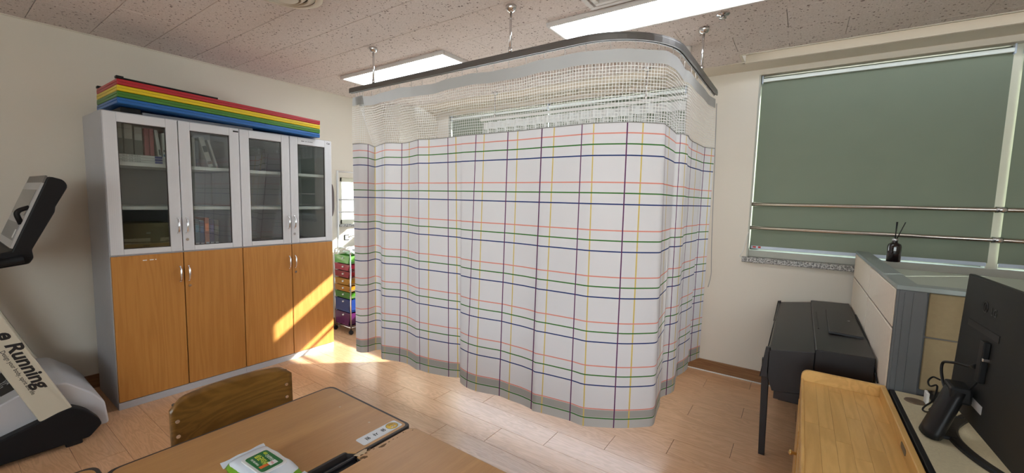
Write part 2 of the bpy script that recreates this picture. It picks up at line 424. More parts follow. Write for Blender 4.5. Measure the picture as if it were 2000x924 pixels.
# ------------------------------------------------------------------ windows
def window(n, x0, x1, verts_, sun_block=None, t=.075, tb=.13):
    f = MB(); ya, yb = YW + .13, YW + .19
    f.box(x0, x1, ya, yb, wz0, wz0 + tb, .004).box(x0, x1, ya, yb, wz1 - .08, wz1, .004)
    f.box(x0, x0 + t, ya, yb, wz0, wz1, .004).box(x1 - t, x1, ya, yb, wz0, wz1, .004)
    for v in verts_: f.box(v - t / 2, v + t / 2, ya, yb, wz0, wz1, .004)
    if sun_block: f.box(x0, x1, ya - .01, yb, sun_block[0], sun_block[1], .004)
    w_ = f.build('window_%d' % n, WFRAME, kind='structure')
    MB().box(x0 + .01, x1 - .01, YW + .155, YW + .161, wz0 + .02, wz1 - .02).build('window_pane', WGLASS, w_)
    lin = MB()  # thin metal lining of the reveal
    lin.box(x0, x0 + .012, YW - .004, YW + .13, wz0, wz1).box(x1 - .012, x1, YW - .004, YW + .13, wz0, wz1)
    lin.box(x0, x1, YW + .03, YW + .13, wz0, wz0 + .055, .003)
    lin.build('window_lining', WFRAME, w_)
    MB().box(x0 - .03, x1 + .03, YW - .035, YW + .17, wz0 - .045, wz0, .004).build('window_sill', GRAN, w_)
    return w_
w1 = window(1, W1[0], W1[1], [1.072, 1.85])
w2 = window(2, W2[0], W2[1], [], (1.60, 1.87), .02, .02)  # unseen wide bar in this frame, added to split the sunbeam
MB().box(1.040, 1.104, YW + .055, YW + .13, wz0 + .05, wz1, .004).build('window_mullion', CREAMF, w1)
# small window in the left wall
f = MB(); y0, y1 = SWY; z0, z1 = SWZ
f.box(XL - .1, XL - .04, y0, y1, z0, z0 + .05, .003).box(XL - .1, XL - .04, y0, y1, z1 - .05, z1, .003).box(XL - .1, XL - .04, y0, y0 + .05, z0, z1, .003).box(XL - .1, XL - .04, y1 - .05, y1, z0, z1, .003).box(XL - .1, XL - .04, 3.0, 3.03, z0, z1, .003)
w3 = f.build('window_3', CREAMF, kind='structure')
MB().box(XL - .075, XL - .07, y0 + .02, y1 - .02, z0 + .02, z1 - .02).build('window_pane', WGLASS, w3)
MB().box(XL - .03, XL + .05, y0 - .04, y1 + .04, z0 - .03, z0, .004).build('window_sill', GRAN, w3)

f = MB()  # unseen window behind the camera, added to brighten ceiling and curtain
for x_ in (-1.4, -.25, .90, 2.05, 3.15): f.box(x_, x_ + .05, YB - .12, YB - .06, BW[2], BW[3], .003)
for z_ in (BW[2], BW[3] - .05): f.box(BW[0], BW[1], YB - .12, YB - .06, z_, z_ + .05, .003)
w4 = f.build('window_4', CREAMF, kind='structure')
MB().box(BW[0] + .02, BW[1] - .02, YB - .095, YB - .09, BW[2] + .02, BW[3] - .02).build('window_pane', WGLASS, w4)

# roller blinds
def blind(label, x0, x1, zb, y=YW + .045):
    t = thing('roller_blind', label, 'blind', ((x0 + x1) / 2, y, wz1))
    g = MB()
    nz = 10
    g.box(x0 + .003, x1 - .003, y, y + .0015, zb, wz1 - .045)
    g.build('blind_fabric', GREEN, t)
    MB().tube([(x0 + .01, y + .02, wz1 - .035), (x1 - .01, y + .02, wz1 - .035)], .024, 14).build('fabric_roll', GREEN, t)
    MB().box(x0 + .004, x1 - .004, y - .028, y - .012, wz1 - .058, wz1 - .028, .006, 2).build('head_rail', RAIL_SHEEN, t)
    MB().box(x0 + .008, x1 - .008, y - .007, y + .008, zb - .022, zb + .004, .004, 2).build('bottom_bar', PVCB, t)
    for q in (x0 - .001, x1 - .009): MB().box(q, q + .010, y - .03, y + .045, wz1 - .07, wz1 - .005, .003).build('end_bracket', PVCB, t)
    return t
blind('green roller blind pulled down in the window above the piano', W1[0] + .018, 1.052, 1.175)
b2 = blind('green roller blind at the right edge beyond the bright window post', 1.092, 1.86, 1.175)
blind('green roller blind at the right edge beyond the bright window post, further pane', 1.865, W1[1] - .02, 1.175)
blind('green roller blind half raised behind the plaid curtain, left pane', W2[0] + .018, -2.407, 1.99)
blind('green roller blind half raised behind the plaid curtain, right pane', -2.403, W2[1] - .018, 1.99)
o = MB().box(-.325, -.30, YW + .036, YW + .039, 1.162, 1.176).box(-.285, -.265, YW + .036, YW + .039, 1.162, 1.176).build('product_sticker', base('red_print', (.5, .05, .04), .5)); tag(o, 'tiny red and white sticker on the blind bottom bar at its left end', 'sticker')

# guard rails
def guard(label, x0, x1, posts, z=(1.535, 1.335)):
    t = thing('guard_rail', label, 'rail', (x0, YW, z[1]))
    for q in z:
        MB().tube([(x0, YW + .012, q), (x1, YW + .012, q)], .0155, 14).build('rail_pipe', STEEL, t)
    for p_ in posts:
        for q in z: MB().tube([(p_ - .025, YW + .012, q), (p_ + .025, YW + .012, q)], .0205, 14).box(p_ - .008, p_ + .008, YW + .012, YW + .07, q - .008, q + .008).build('rail_bracket', CHROME, t)
    return t
guard('two brushed steel guard pipes across the window above the piano', W1[0] + .012, W1[1] - .012, [1.072])
guard('two steel guard pipes across the window behind the curtain', W2[0] + .012, W2[1] - .012, [-3.3], (1.60, 1.415))

# thin white cable by the window
o = MB().tube(fillet([(-.36, YW - .006, 1.30), (-.395, YW - .006, 1.12), (-.42, YW - .006, 1.08), (-.375, YW - .006, 1.055)], .03), .0025, 6).build('white_cable', WHITE); tag(o, 'thin white cable looping on the wall at the left end of the window sill', 'cable')

# ------------------------------------------------------------------ ceiling fixtures
LEDM = bpy.data.materials.new('led_diffuser'); LEDM.use_nodes = True
nt = LEDM.node_tree; nt.nodes.remove(nt.nodes['Principled BSDF']); em = nt.nodes.new('ShaderNodeEmission'); em.inputs[0].default_value = (.90, .94, 1.0, 1); em.inputs[1].default_value = PANEL_STRENGTH
nt.links.new(em.outputs[0], nt.nodes['Material Output'].inputs[0])
FIX = base('fixture_white', (.62, .58, .55), .5)
def led(label, x0, x1, y0, y1):
    t = thing('ceiling_light', label, 'light', ((x0 + x1) / 2, (y0 + y1) / 2, HC))
    z = HC - .028
    f = MB()
    f.box(x0, x1, y0, y0 + .018, z, HC, .003).box(x0, x1, y1 - .018, y1, z, HC, .003).box(x0, x0 + .018, y0 + .018, y1 - .018, z, HC, .003).box(x1 - .018, x1, y0 + .018, y1 - .018, z, HC, .003)
    f.build('light_frame', FIX, t)
    MB().prism(rpoly([(x0 + .018, y0 + .018), (x1 - .018, y0 + .018), (x1 - .018, y1 - .018), (x0 + .018, y1 - .018)], .015), 'z', z + .004, z + .012).build('diffuser', LEDM, t)
led('long ceiling light panel above the cabinets, left of the curtain rods', -3.675, -2.33, 2.345, 2.67)
led('long ceiling light panel above the curtain corner, at the top of the frame', -1.415, -.07, 2.345, 2.67)
led('added long ceiling light panel out of frame above the office desk', .95, 2.3, -.1, .225)  # unseen panel, added to light the room

# round air diffuser
t = thing('air_diffuser', 'round ceiling air diffuser with concentric rings at the top edge', 'vent', (-2.46, 1.24, HC))
for i, (ra, rb, dz) in enumerate(((.165, .19, .012), (.125, .15, .020), (.085, .108, .028), (.0, .066, .034))):
    MB().lathe([(ra, -.002), (rb, -.001), (rb, -.006), (ra * .97, -dz), (ra * .9, -dz), (ra * .94, -.002)] if ra else [(.0, -dz), (rb * .9, -dz), (rb, -dz + .006), (0.0, -.002)], (-2.46, 1.24, HC), 40).build('diffuser_ring', GYP, t)
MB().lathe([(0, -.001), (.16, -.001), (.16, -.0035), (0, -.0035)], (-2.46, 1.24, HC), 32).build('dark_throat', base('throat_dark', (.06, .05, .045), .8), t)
# square cassette
t = thing('ceiling_air_unit', 'square white ceiling air unit just in front of the right light panel', 'air conditioner', (-.78, 2.0, HC))
f = MB(); x0, x1, y0, y1 = -1.09, -.47, 1.70, 2.318
for (i, z) in ((0, .012), (.05, .02)):
    f.box(x0 + i, x1 - i, y0 + i, y0 + i + .03, HC - z, HC + .0, .002).box(x0 + i, x1 - i, y1 - i - .03, y1 - i, HC - z, HC, .002).box(x0 + i, x0 + i + .03, y0 + i + .03, y1 - i - .03, HC - z, HC, .002).box(x1 - i - .03, x1 - i, y0 + i + .03, y1 - i - .03, HC - z, HC, .002)
f.build('unit_frame', FIX, t); MB().box(x0 + .09, x1 - .09, y0 + .09, y1 - .09, HC - .01, HC - .001, .002).build('grille', GYP, t)
# sprinkler, detector
t = thing('sprinkler_head', 'small round white sprinkler on the ceiling right of the light panel', 'sprinkler', (-.465, 2.791, HC))
MB().lathe([(0, 0), (.038, 0), (.034, -.006), (.014, -.008), (.012, -.02), (0, -.02)], (-.465, 2.791, HC), 24).build('rosette', CHROME, t); MB().lathe([(0, -.02), (.02, -.021), (.02, -.024), (0, -.024)], (-.465, 2.791, HC), 16).build('deflector', CHROME, t)
t = thing('smoke_detector', 'small white smoke detector on the ceiling behind the curtain track corner', 'detector', (-.756, 3.229, HC))
MB().lathe([(0, 0), (.03, 0), (.03, -.02), (.025, -.05), (.018, -.056), (0, -.056)], (-.756, 3.229, HC), 24).build('housing', FIX, t)

# ------------------------------------------------------------------ curtain track
ZT, YT, XT = 2.364, 2.043, -.596
RR = .42
path = [(-3.06, YT)] + [(-1.0 - .02 - 1e-9 * 0, YT)]
path = [(-3.06 + i * (XT - RR + 3.06) / 20, YT) for i in range(21)]
path += [(XT - RR + RR * math.sin(a), YT + RR - RR * math.cos(a)) for a in [PI / 2 * i / 14 for i in range(1, 15)]]
path += [(XT, YT + RR + i * (3.50 - YT - RR) / 8) for i in range(1, 9)]
def sweep(path, prof, closed_prof=True):
    mb = MB(); rings = []
    n = len(path)
    for i, (x, y) in enumerate(path):
        a = Vector(path[max(i - 1, 0)]); b = Vector(path[min(i + 1, n - 1)]); t_ = (b - a).normalized(); nn = Vector((t_.y, -t_.x))
        rings.append([mb.bm.verts.new((x + nn.x * u, y + nn.y * u, v)) for u, v in prof])
    m_ = len(prof)
    for a, b in zip(rings, rings[1:]):
        for k in range(m_): mb.bm.faces.new((a[k], a[(k + 1) % m_], b[(k + 1) % m_], b[k]))
    mb.bm.faces.new(rings[0][::-1]); mb.bm.faces.new(rings[-1])
    return mb
tr = thing('curtain_track', 'dark grey curved aluminium curtain track hung from the ceiling on chrome rods', 'curtain track', (-1.8, YT, ZT))
sweep(path, [(-.014, ZT - .018), (-.005, ZT - .018), (-.005, ZT - .012), (.005, ZT - .012), (.005, ZT - .018), (.014, ZT - .018), (.014, ZT + .010), (.011, ZT + .013), (.011, ZT + .021), (-.011, ZT + .021), (-.011, ZT + .013), (-.014, ZT + .010)]).build('track_rail', ALU, tr)
def rod(x, y, z0, parent, z1=HC, r=.0075):
    ro = MB().tube([(x, y, z0), (x, y, z1 - .02)], r, 10).build('hanger_rod', CHROME, parent)
    MB().lathe([(0, 0), (.033, 0), (.033, -.012), (.024, -.028), (.012, -.034), (.0, -.034)], (x, y, z1), 20).build('ceiling_flange', CHROME, ro)
    MB().tube([(x, y, z0), (x, y, z0 + .03)], .011, 10).build('rod_clamp', CHROME, ro)
rod(-2.762, YT, ZT + .021, tr); rod(-1.475, YT, ZT + .021, tr); rod(XT, 2.945, ZT + .021, tr)

# ------------------------------------------------------------------ plaid curtain (folds placed from measured points)
def unproj(px, py, z):
    d = CF * F_PX + CR * (px - 1000) - CU * (py - 462)
    t_ = (z - CAM_H) / d.z; return Vector((d.x * t_, d.y * t_, z))
ZTOP, ZHEM = 1.94, .27
FOLDS = [  # thread coordinate at top, at hem, fold point in the heading line, fold point in the hem
 (-.5, -.5, (688.7, 282), (696, 686)), (-.28, -.28, (702.5, 280.5), (705, 689)), (0, 0, (719, 282), (719, 688)), (.33, .33, (732, 287), (733.7, 684)),
 (.45, .5, (742, 283), (744, 683.5)), (.98, .98, (746, 282), (745.4, 701)), (1.5, 1.5, (755, 279.5), (755, 702.5)), (2, 2, (785, 280), (780.5, 706.6)), (2.33, 2.4, (799.5, 278), (797.8, 711.8)),
 (2.75, 2.8, (813, 274), (813.5, 722)), (3, 3, (816.5, 273), (820, 723)), (3.33, 3.33, (838, 272.6), (837, 728.4)), (4, 4, (874.7, 269), (876, 736)),
 (4.33, 4.33, (890, 267), (894, 737.5)), (4.5, 4.4, (901, 265.6), (898.5, 738)), (4.55, 4.6, (902, 265.4), (899, 747.5)), (5, 5, (930, 263), (911.4, 757)),
 (5.33, 5.33, (945.7, 262), (929.4, 764)), (5.7, 5.7, (970, 259.5), (953, 769)), (6, 6, (992.4, 257.7), (975, 773.5)), (6.33, 6.33, (1011.5, 256), (993.5, 781)),
 (6.7, 6.7, (1036, 253.5), (1016, 789)), (7, 7, (1058.6, 250.8), (1037, 799)), (7.06, 7.06, (1064, 250), (1041, 803)), (7.33, 7.33, (1083, 248.5), (1057.5, 806.7)), (8, 8, (1137, 243), (1112.5, 822)),
 (8.33, 8.33, (1160, 241), (1139, 832)), (9, 9, (1225.6, 238.8), (1198, 836)), (9.33, 9.33, (1256.5, 239.5), (1227, 836)), (9.78, 9.78, (1297, 242), (1273.4, 832)),
 (10, 10, (1301, 245), (1280, 815)), (10.33, 10.33, (1307.5, 249), (1284, 803)), (10.6, 10.6, (1318, 258), (1288.5, 791)), (10.8, 10.8, (1322, 261.6), (1290, 776.4)),
 (11.1, 11.1, (1333, 262), (1306, 770)), (11.45, 11.5, (1344.3, 265.5), (1316, 763)), (11.7, 11.7, (1346, 270), (1320, 738.5)), (12, 12, (1352, 276), (1322, 735)),
 (12.33, 12.33, (1362, 281), (1334, 728)), (12.7, 12.7, (1372, 286.3), (1342.7, 719.6)), (12.9, 12.9, (1373.5, 287.3), (1344, 708)), (13.1, 13.1, (1381, 288.5), (1352, 704.5)), (13.5, 13.5, (1396, 290.7), (1365.4, 698.8))]
ctrl = []
for ut, uh, a, b in FOLDS:
    A = unproj(*a, ZTOP); B = unproj(*b, ZHEM); ctrl.append((ut, uh, A, B))
def dense(ctrl, step=.022):
    out = []
    n = len(ctrl)
    for i in range(n - 1):
        c0, c1 = ctrl[i], ctrl[i + 1]; cm, c2 = ctrl[max(i - 1, 0)], ctrl[min(i + 2, n - 1)]
        k = max(2, int(max((c1[2] - c0[2]).length, (c1[3] - c0[3]).length) / step))
        for j in range(k):
            t_ = j / k
            def cr_(p0, p1, p2, p3, s_=.35):
                m1 = (p2 - p0) * s_; m2 = (p3 - p1) * s_
                L_ = (p2 - p1).length
                if m1.length > L_: m1 = m1.normalized() * L_
                if m2.length > L_: m2 = m2.normalized() * L_
                return p1 * (2 * t_ ** 3 - 3 * t_ ** 2 + 1) + m1 * (t_ ** 3 - 2 * t_ ** 2 + t_) + p2 * (-2 * t_ ** 3 + 3 * t_ ** 2) + m2 * (t_ ** 3 - t_ ** 2)
            out.append((c0[0] + (c1[0] - c0[0]) * t_, c0[1] + (c1[1] - c0[1]) * t_, cr_(cm[2], c0[2], c1[2], c2[2]), cr_(cm[3], c0[3], c1[3], c2[3])))
    out.append(ctrl[-1]); return out
D = dense(ctrl)
REDZ = [.27 + (z - .321) * 1.038 for z in (1.878, 1.628, 1.38, 1.136, .892, .656, .421)]
def vcoord(z):
    if z >= REDZ[0]: return -(z - REDZ[0]) / .255
    for k in range(6):
        if z >= REDZ[k + 1]: return k + (REDZ[k] - z) / (REDZ[k] - REDZ[k + 1])
    return 6 + (REDZ[6] - z) / .24
zs = [ZTOP + .0] + [ZTOP - (ZTOP - ZHEM) * (i / 40) for i in range(1, 40)] + [ZHEM]
cu = thing('privacy_curtain', 'white plaid privacy curtain with net top hanging in folds from the curved ceiling track', 'curtain', (-1.8, YT, ZHEM))
rows, uvs = [], []
for z in zs:
    s_ = (ZTOP - z) / (ZTOP - ZHEM)
    rows.append([A.lerp(B, s_) for _, _, A, B in D]); uvs.append([(a + (b - a) * s_, vcoord(z)) for a, b, _, _ in D])
MB().grid(rows, True, uvs).build('plaid_cloth', PLAID, cu)
# seam roll at the top of the cloth
for r_ in range(1): MB().tube([p[2] + Vector((0, 0, .001)) for p in D], .003, 5).build('seam', HEAD, cu)
# net part: lofts from the cloth seam to a line that follows the track
tot = [0]
for a, b in zip(D, D[1:]): tot.append(tot[-1] + (b[2] - a[2]).length)
plen = [0]
for a, b in zip(path, path[1:]): plen.append(plen[-1] + (Vector(b) - Vector(a)).length)
def on_track(P):
    best = None
    for a, b in zip(path, path[1:]):
        a = Vector(a); b = Vector(b); ab = b - a; q = Vector((P.x, P.y)) - a; t_ = max(0, min(1, q.dot(ab) / ab.length_squared)); c = a + ab * t_
        d = (Vector((P.x, P.y)) - c).length
        if best is None or d < best[0]: best = (d, c)
    return best[1]
ZN = 2.312
TOPL = []
for i, d_ in enumerate(D):
    c = on_track(d_[2]); off = Vector((d_[2].x, d_[2].y)) - c
    if off.length > .05: off = off * (.05 / off.length)
    wav = .010 * math.sin(tot[i] * 26) + .008 * math.sin(tot[i] * 11 + 1)
    TOPL.append(Vector((c.x + off.x * .4, c.y + off.y * .4 + wav * .6, ZN + .006 * math.sin(tot[i] * 9))))
# arc-length resample
def resample(step):
    L_ = tot[-1]; n = int(L_ / step); res = []; j = 0
    for k in range(n + 1):
        s_ = L_ * k / n
        while j < len(tot) - 2 and tot[j + 1] < s_: j += 1
        t_ = (s_ - tot[j]) / max(1e-9, tot[j + 1] - tot[j]); res.append((D[j][2].lerp(D[j + 1][2], t_), TOPL[j].lerp(TOPL[j + 1], t_)))
    return res
ZB = 2.245
def at(pr_, z):
    A, B = pr_; t_ = (z - ZTOP) / (ZN - ZTOP); return A.lerp(B, t_)
RS = resample(.0178)
net = MB(); wd = .0014
for (i, pr_) in enumerate(RS):
    q = RS[min(i + 1, len(RS) - 1)] if i < len(RS) - 1 else RS[i - 1]
    a0, a1 = at(pr_, ZTOP), at(pr_, ZB); tdir = (at(q, 2.1) - at(pr_, 2.1)).normalized() * wd
    net.grid([[a0 - tdir, a0 + tdir], [a1 - tdir, a1 + tdir]])
nh = int((ZB - ZTOP) / .0178)
for k in range(1, nh + 1):
    z = ZTOP + (ZB - ZTOP) * k / (nh + 1)
    net.grid([[at(p_, z) + Vector((0, 0, -wd)) for p_ in RS], [at(p_, z) + Vector((0, 0, wd)) for p_ in RS]])
net.build('net_panel', NET, cu, kind='stuff')
MB().grid([[at(p_, ZB) for p_ in RS], [at(p_, (ZB + ZN) / 2) for p_ in RS], [at(p_, ZN) for p_ in RS]]).build('heading_band', HEAD, cu)
# hooks
hm = None; step = 9
for i in range(2, len(RS) - 1, 7):
    p_ = RS[i][1]; c = on_track(p_)
    if hm is None:
        hm = MB().tube([(0, 0, 0), (0, .004, .012), (0, 0, .028), (0, 0, .04)], .0022, 6)
        hk = hm.build('curtain_hook', FIX, cu); hme = hk.data; bpy.data.objects.remove(hk)
    h = link('curtain_hook', hme, cu); h.matrix_parent_inverse = Matrix.Translation(-Vector(cu.location)); h.location = (p_.x, p_.y, p_.z - .004)
# pull cord at the right end
o = MB().tube(fillet([(-.595, 3.56, 2.30), (-.57, 3.60, 1.2), (-.56, 3.62, .95), (-.575, 3.60, .86)], .1), .003, 6).build('pull_cord', base('cord_grey', (.3, .3, .29), .6)); tag(o, 'thin grey cord hanging at the right end of the plaid curtain', 'cord')

# second track with short net valance further back
t2 = thing('curtain_track', 'white straight curtain track seen through the net, near the rear window', 'curtain track', (-1.8, 3.53, 2.4))
MB().box(-2.92, -.80, 3.52, 3.545, 2.36, 2.385, .003).build('track_rail', WHITE, t2)
for x_ in (-2.73, -1.135): rod(x_, 3.53, 2.385, t2, HC, .006)
vr = []
for k, z in enumerate((2.345, 2.27, 2.20, 2.09)):
    vr.append([Vector((-2.88 + i * (2.06 / 120), 3.53 + (.018 + .004 * k) * math.sin(i * .9) + .01 * math.sin(i * .23), z)) for i in range(121)])
VAL = cloth_mat('valance_net', (.80, .80, .80), .6)
vt = thing('net_valance', 'short gathered white net hanging from the rear track, seen through the curtain net', 'curtain', (-1.8, 3.53, 2.1))
MB().grid(vr[:2]).build('valance_heading', VAL, vt)
vn = MB()
for i in range(0, 121): 
    a0 = vr[1][i]; a1 = vr[3][i]; vn.grid([[a0 - Vector((.0035, 0, 0)), a0 + Vector((.0035, 0, 0))], [a1 - Vector((.0035, 0, 0)), a1 + Vector((.0035, 0, 0))]])
for k in range(8):
    z = 2.10 + k * .02; vn.grid([[Vector((p_.x, p_.y, z - .0025)) for p_ in vr[2]], [Vector((p_.x, p_.y, z + .0025)) for p_ in vr[2]]])
vn.build('valance_mesh', VAL, vt, kind='stuff')

# ------------------------------------------------------------------ cabinets
XC, CY0, CH, CD = -3.754, .6964, 2.041, .54
def handle(y, z0, z1, parent, x=XC):
    pts = [(x, y, z0), (x + .018, y, z0 + .012), (x + .028, y, (z0 + z1) / 2), (x + .018, y, z1 - .012), (x, y, z1)]
    h = MB().tube(fillet(pts, .02, 3), [.0055] * 3 + [.0065] * (len(fillet(pts, .02, 3)) - 6) + [.0055] * 3, 8)
    h.lathe([(0, -.004), (.007, -.004), (.007, .004), (0, .004)], (x + .003, y, z0), 10).lathe([(0, -.004), (.007, -.004), (.007, .004), (0, .004)], (x + .003, y, z1), 10)
    return h.build('handle', CHROME, parent, label='bowed chrome handle')
def lock(y, z, parent, x=XC):
    return MB().tube([(x - .001, y, z), (x + .005, y, z)], .010, 14).tube([(x + .005, y, z), (x + .006, y, z)], .0045, 8).build('lock', CHROME, parent)
def cabinet(y0, label):
    t = thing('storage_cabinet', label, 'cabinet', (XC - CD / 2, y0 + .4, 0), None)
    xb = XC - CD; y1 = y0 + .8; xf = XC - .02
    c = MB()
    c.box(xb, xf, y0, y0 + .018, 0, CH, .001).box(xb, xf, y1 - .018, y1, 0, CH, .001)
    c.box(xb, xf, y0 + .018, y1 - .018, CH - .018, CH, .001).box(xb, xf, y0 + .018, y1 - .018, .055, .073)
    c.box(xb, xb + .006, y0 + .018, y1 - .018, .055, CH - .018)
    c.box(xb + .006, xf, y0 + .018, y1 - .018, 1.062, 1.085)
    c.box(xf - .012, XC - .006, y0, y1, .0, .05, .001)
    c.build('cabinet_body', GREY, t)
    for z in (1.702, 1.398): MB().box(xb + .01, XC - .045, y0 + .019, y1 - .019, z - .013, z + .012, .001).build('shelf', SHELFW, t)
    for k in (0, 1):
        a = y0 + .4 * k + .003; b = y0 + .4 * (k + 1) - .003
        za, zb = 1.08, CH - .006; fw = .062; fw2 = .068
        # glazed door frame (mitred look: ribbed profile strips)
        d = MB().box(xf + .001, XC, a, a + fw2, za, zb, .003).box(xf + .001, XC, b - fw2, b, za, zb, .003).box(xf + .001, XC - .0005, a + fw2, b - fw2, za, za + .038, .003).box(xf + .001, XC - .0005, a + fw2, b - fw2, zb - fw, zb, .003)
        for q in (.012, .022, .032, .042, .052):
            d.box(XC - .001, XC + .0008, a + q, a + q + .0035, za + .01, zb - .01).box(XC - .001, XC + .0008, b - q - .0035, b - q, za + .01, zb - .01)
        dr = d.build('glass_door', DOORW, t)
        MB().box(xf + .006, xf + .010, a + fw2 - .004, b - fw2 + .004, za + .034, zb - fw + .004).build('glass_pane', GLASS, dr)
        MB().box(xf + .004, xf + .012, a + fw2 - .001, a + fw2 + .005, za + .038, zb - fw).box(xf + .004, xf + .012, b - fw2 - .005, b - fw2 + .001, za + .038, zb - fw).box(xf + .004, xf + .012, a + fw2, b - fw2, zb - fw - .005, zb - fw + .001).box(xf + .004, xf + .012, a + fw2, b - fw2, za + .037, za + .043).build('glass_gasket', EDGE, dr)
        hy = (b - .022) if k == 0 else (a + .024)
        handle(hy, 1.215, 1.325, dr)
        if k == 1: lock(hy, 1.165, dr)
        l = MB().box(xf + .001, XC, a, b, .056, 1.070, .0015).build('wood_door', BEECH, t)
        handle(hy, .855, .965, l)
        if k == 1: lock(hy + .004, .815, l)
    return t
c1 = cabinet(CY0, 'tall grey storage cabinet nearest the treadmill, glass upper doors over wooden lower doors')
c2 = cabinet(CY0 + .8, 'tall grey storage cabinet beside the plaid curtain, glass upper doors over sunlit wooden doors')
for a, b in ((.862, .885), (.90, .922), (.93, .937)): MB().box(XC - .0005, XC + .0006, a, b, 1.030, 1.036).build('tape_residue', WHITE, c1)
MB().box(XC, XC + .001, 1.452, 1.490, 2.004, 2.016).build('black_sticker', BLACKP, c1)
GREYT = base('print_grey', (.10, .10, .11), .6)
g = MB()
for k, (a, b) in enumerate(((2.00, 2.028), (2.038, 2.044), (2.047, 2.052), (2.062, 2.070), (2.078, 2.088), (2.092, 2.098), (2.101, 2.107))): g.box(XC, XC + .0005, a, b, 2.000, 2.006)
g.build('print_marks', GREYT, c2, kind='stuff')
text('Cw', .022, (XC + .0006, 2.245, 2.004), (0, 1, 0), (0, 0, 1), BLACKP, c2, depth=.0003, offset=.0006)

# books in the cabinets
def book(label, y0, y1, z0, h, depth, col, group, lean=0, spine=None, x=XC - .075, cat='book'):
    t = thing('binder' if cat == 'binder' else 'book', label, cat, (x - depth / 2, (y0 + y1) / 2, z0), group)
    mt = base('cover_%02d%02d%02d' % tuple(int(c * 99) for c in col), col, .55)
    M = Matrix.Translation((0, y0, z0)) @ Matrix.Rotation(lean, 4, 'X') @ Matrix.Translation((0, -y0, -z0))
    MB().box(x - depth, x, y0, y1, z0, z0 + h, .002).xf(M).build('cover', mt, t)
    MB().box(x - depth + .003, x - .008, y0 + .003, y1 - .003, z0 + h - .001, z0 + h + .0008).xf(M).build('page_block', SHELFW, t)
    if spine:
        for (a, b, c) in spine: MB().box(x - .001, x + .0008, y0 + .004, y1 - .004, z0 + h * a, z0 + h * b).xf(M).build('spine_label', base('cover_%02d%02d%02d' % tuple(int(q * 99) for q in c), c, .55), t)
    return t
wht = (.62, .62, .58); dk = (.07, .09, .08)
Z3, Z2, Z1_ = 1.714, 1.410, 1.0855
G = 'books and binders on the top shelf of the left cabinet'
book('dark green binder at the far left of the top shelf, tall white label', .770, .815, Z3 + .058, .212, .2, dk, G, 0, [(.5, .98, (.35, .36, .32))], x=XC - .1, cat='binder')
book('dark grey binder second from left on the top shelf, dotted white label', .820, .868, Z3 + .058, .208, .2, (.10, .11, .10), G, 0, [(.5, .98, (.42, .42, .38))], x=XC - .1, cat='binder')
book('dark grey binder third from left on the top shelf, under the light reflection', .873, .921, Z3 + .058, .200, .2, (.09, .10, .09), G, 0, [(.5, .95, (.38, .38, .35))], x=XC - .1, cat='binder')
book('left of two dull pink books on the top shelf', .930, .955, Z3 + .058, .19, .16, (.35, .10, .11), G, x=XC - .1)
book('right of two dull pink books on the top shelf', .958, .983, Z3 + .058, .19, .16, (.37, .11, .12), G, x=XC - .1)
book('white book leaning against the pink books', 1.007, 1.025, Z3 + .045, .20, .15, wht, G, math.radians(-6) * -1, [(.1, .3, dk)], x=XC - .1)
book('white book with blue foot, left of the pair near the door edge', 1.030, 1.046, Z3 + .002, .225, .16, wht, G, 0, [(.05, .32, (.05, .16, .30)), (.4, .46, dk)], x=XC - .1)
book('white book with blue foot, right of the pair near the door edge', 1.048, 1.064, Z3 + .002, .225, .16, wht, G, 0, [(.05, .32, (.05, .16, .30)), (.4, .46, dk)], x=XC - .1)
book('thin orange book at the right end of the top shelf', 1.066, 1.076, Z3 + .002, .20, .16, (.45, .22, .04), G, x=XC - .1)
for k, nm in enumerate(('lowest', 'middle', 'topmost')):
    t = thing('book', '%s of three white books lying flat on the top cabinet shelf' % nm, 'book', (XC - .17, .87, Z3 + k * .0185), G)
    za = Z3 + .0005 + k * .0185
    MB().box(XC - .27, XC - .07, .758, 1.035, za, za + .0175, .002).build('cover', base('lying_white', (.66, .66, .64), .5), t)
    MB().box(XC - .071, XC - .0692, .760, .778, za + .002, za + .016).build('red_mark', base('red_print', (.5, .05, .04), .5), t)
    MB().box(XC - .071, XC - .0692, .975, 1.018, za + .002, za + .016).build('blue_mark', base('blue_print', (.03, .05, .25), .5), t)
    text('No.%d  수학 교과서' % (k + 1), .013, (XC - .0688, .80, za + .004), (0, 1, 0), (0, 0, 1), GREYT, t, depth=.0002)
G = 'books on the top shelf behind the second glass door'
book('thin yellow book at the left behind the second glass door', 1.172, 1.186, Z3, .22, .18, (.50, .50, .10), G, x=XC - .1)
book('yellow-green book second from left behind the second glass door', 1.188, 1.202, Z3, .215, .18, (.38, .42, .12), G, x=XC - .1)
book('pale grey book beside the yellow books', 1.205, 1.228, Z3, .225, .18, (.40, .41, .40), G, x=XC - .1)
book('dark blue book upright behind the leaning white books', 1.229, 1.250, Z3, .20, .18, (.04, .06, .09), G, x=XC - .1)
book('wide white book leaning left behind the second glass door', 1.312, 1.347, Z3 + .002, .235, .16, (.52, .52, .48), G, math.radians(15), [(.1, .2, dk), (.5, .7, dk)], x=XC - .1)
book('narrow white book leaning left beside the wide one, red foot', 1.366, 1.380, Z3 + .002, .22, .16, (.48, .47, .45), G, math.radians(15), [(.0, .08, (.3, .05, .05))], x=XC - .1)
G = 'volumes on the bottom shelf behind the second glass door'
cols = [((.22, .06, .05), 'dark red'), ((.05, .12, .16), 'teal blue'), ((.05, .07, .13), 'navy blue'), ((.45, .13, .05), 'orange red'), ((.07, .05, .12), 'purple black'), ((.09, .08, .07), 'brown black')]
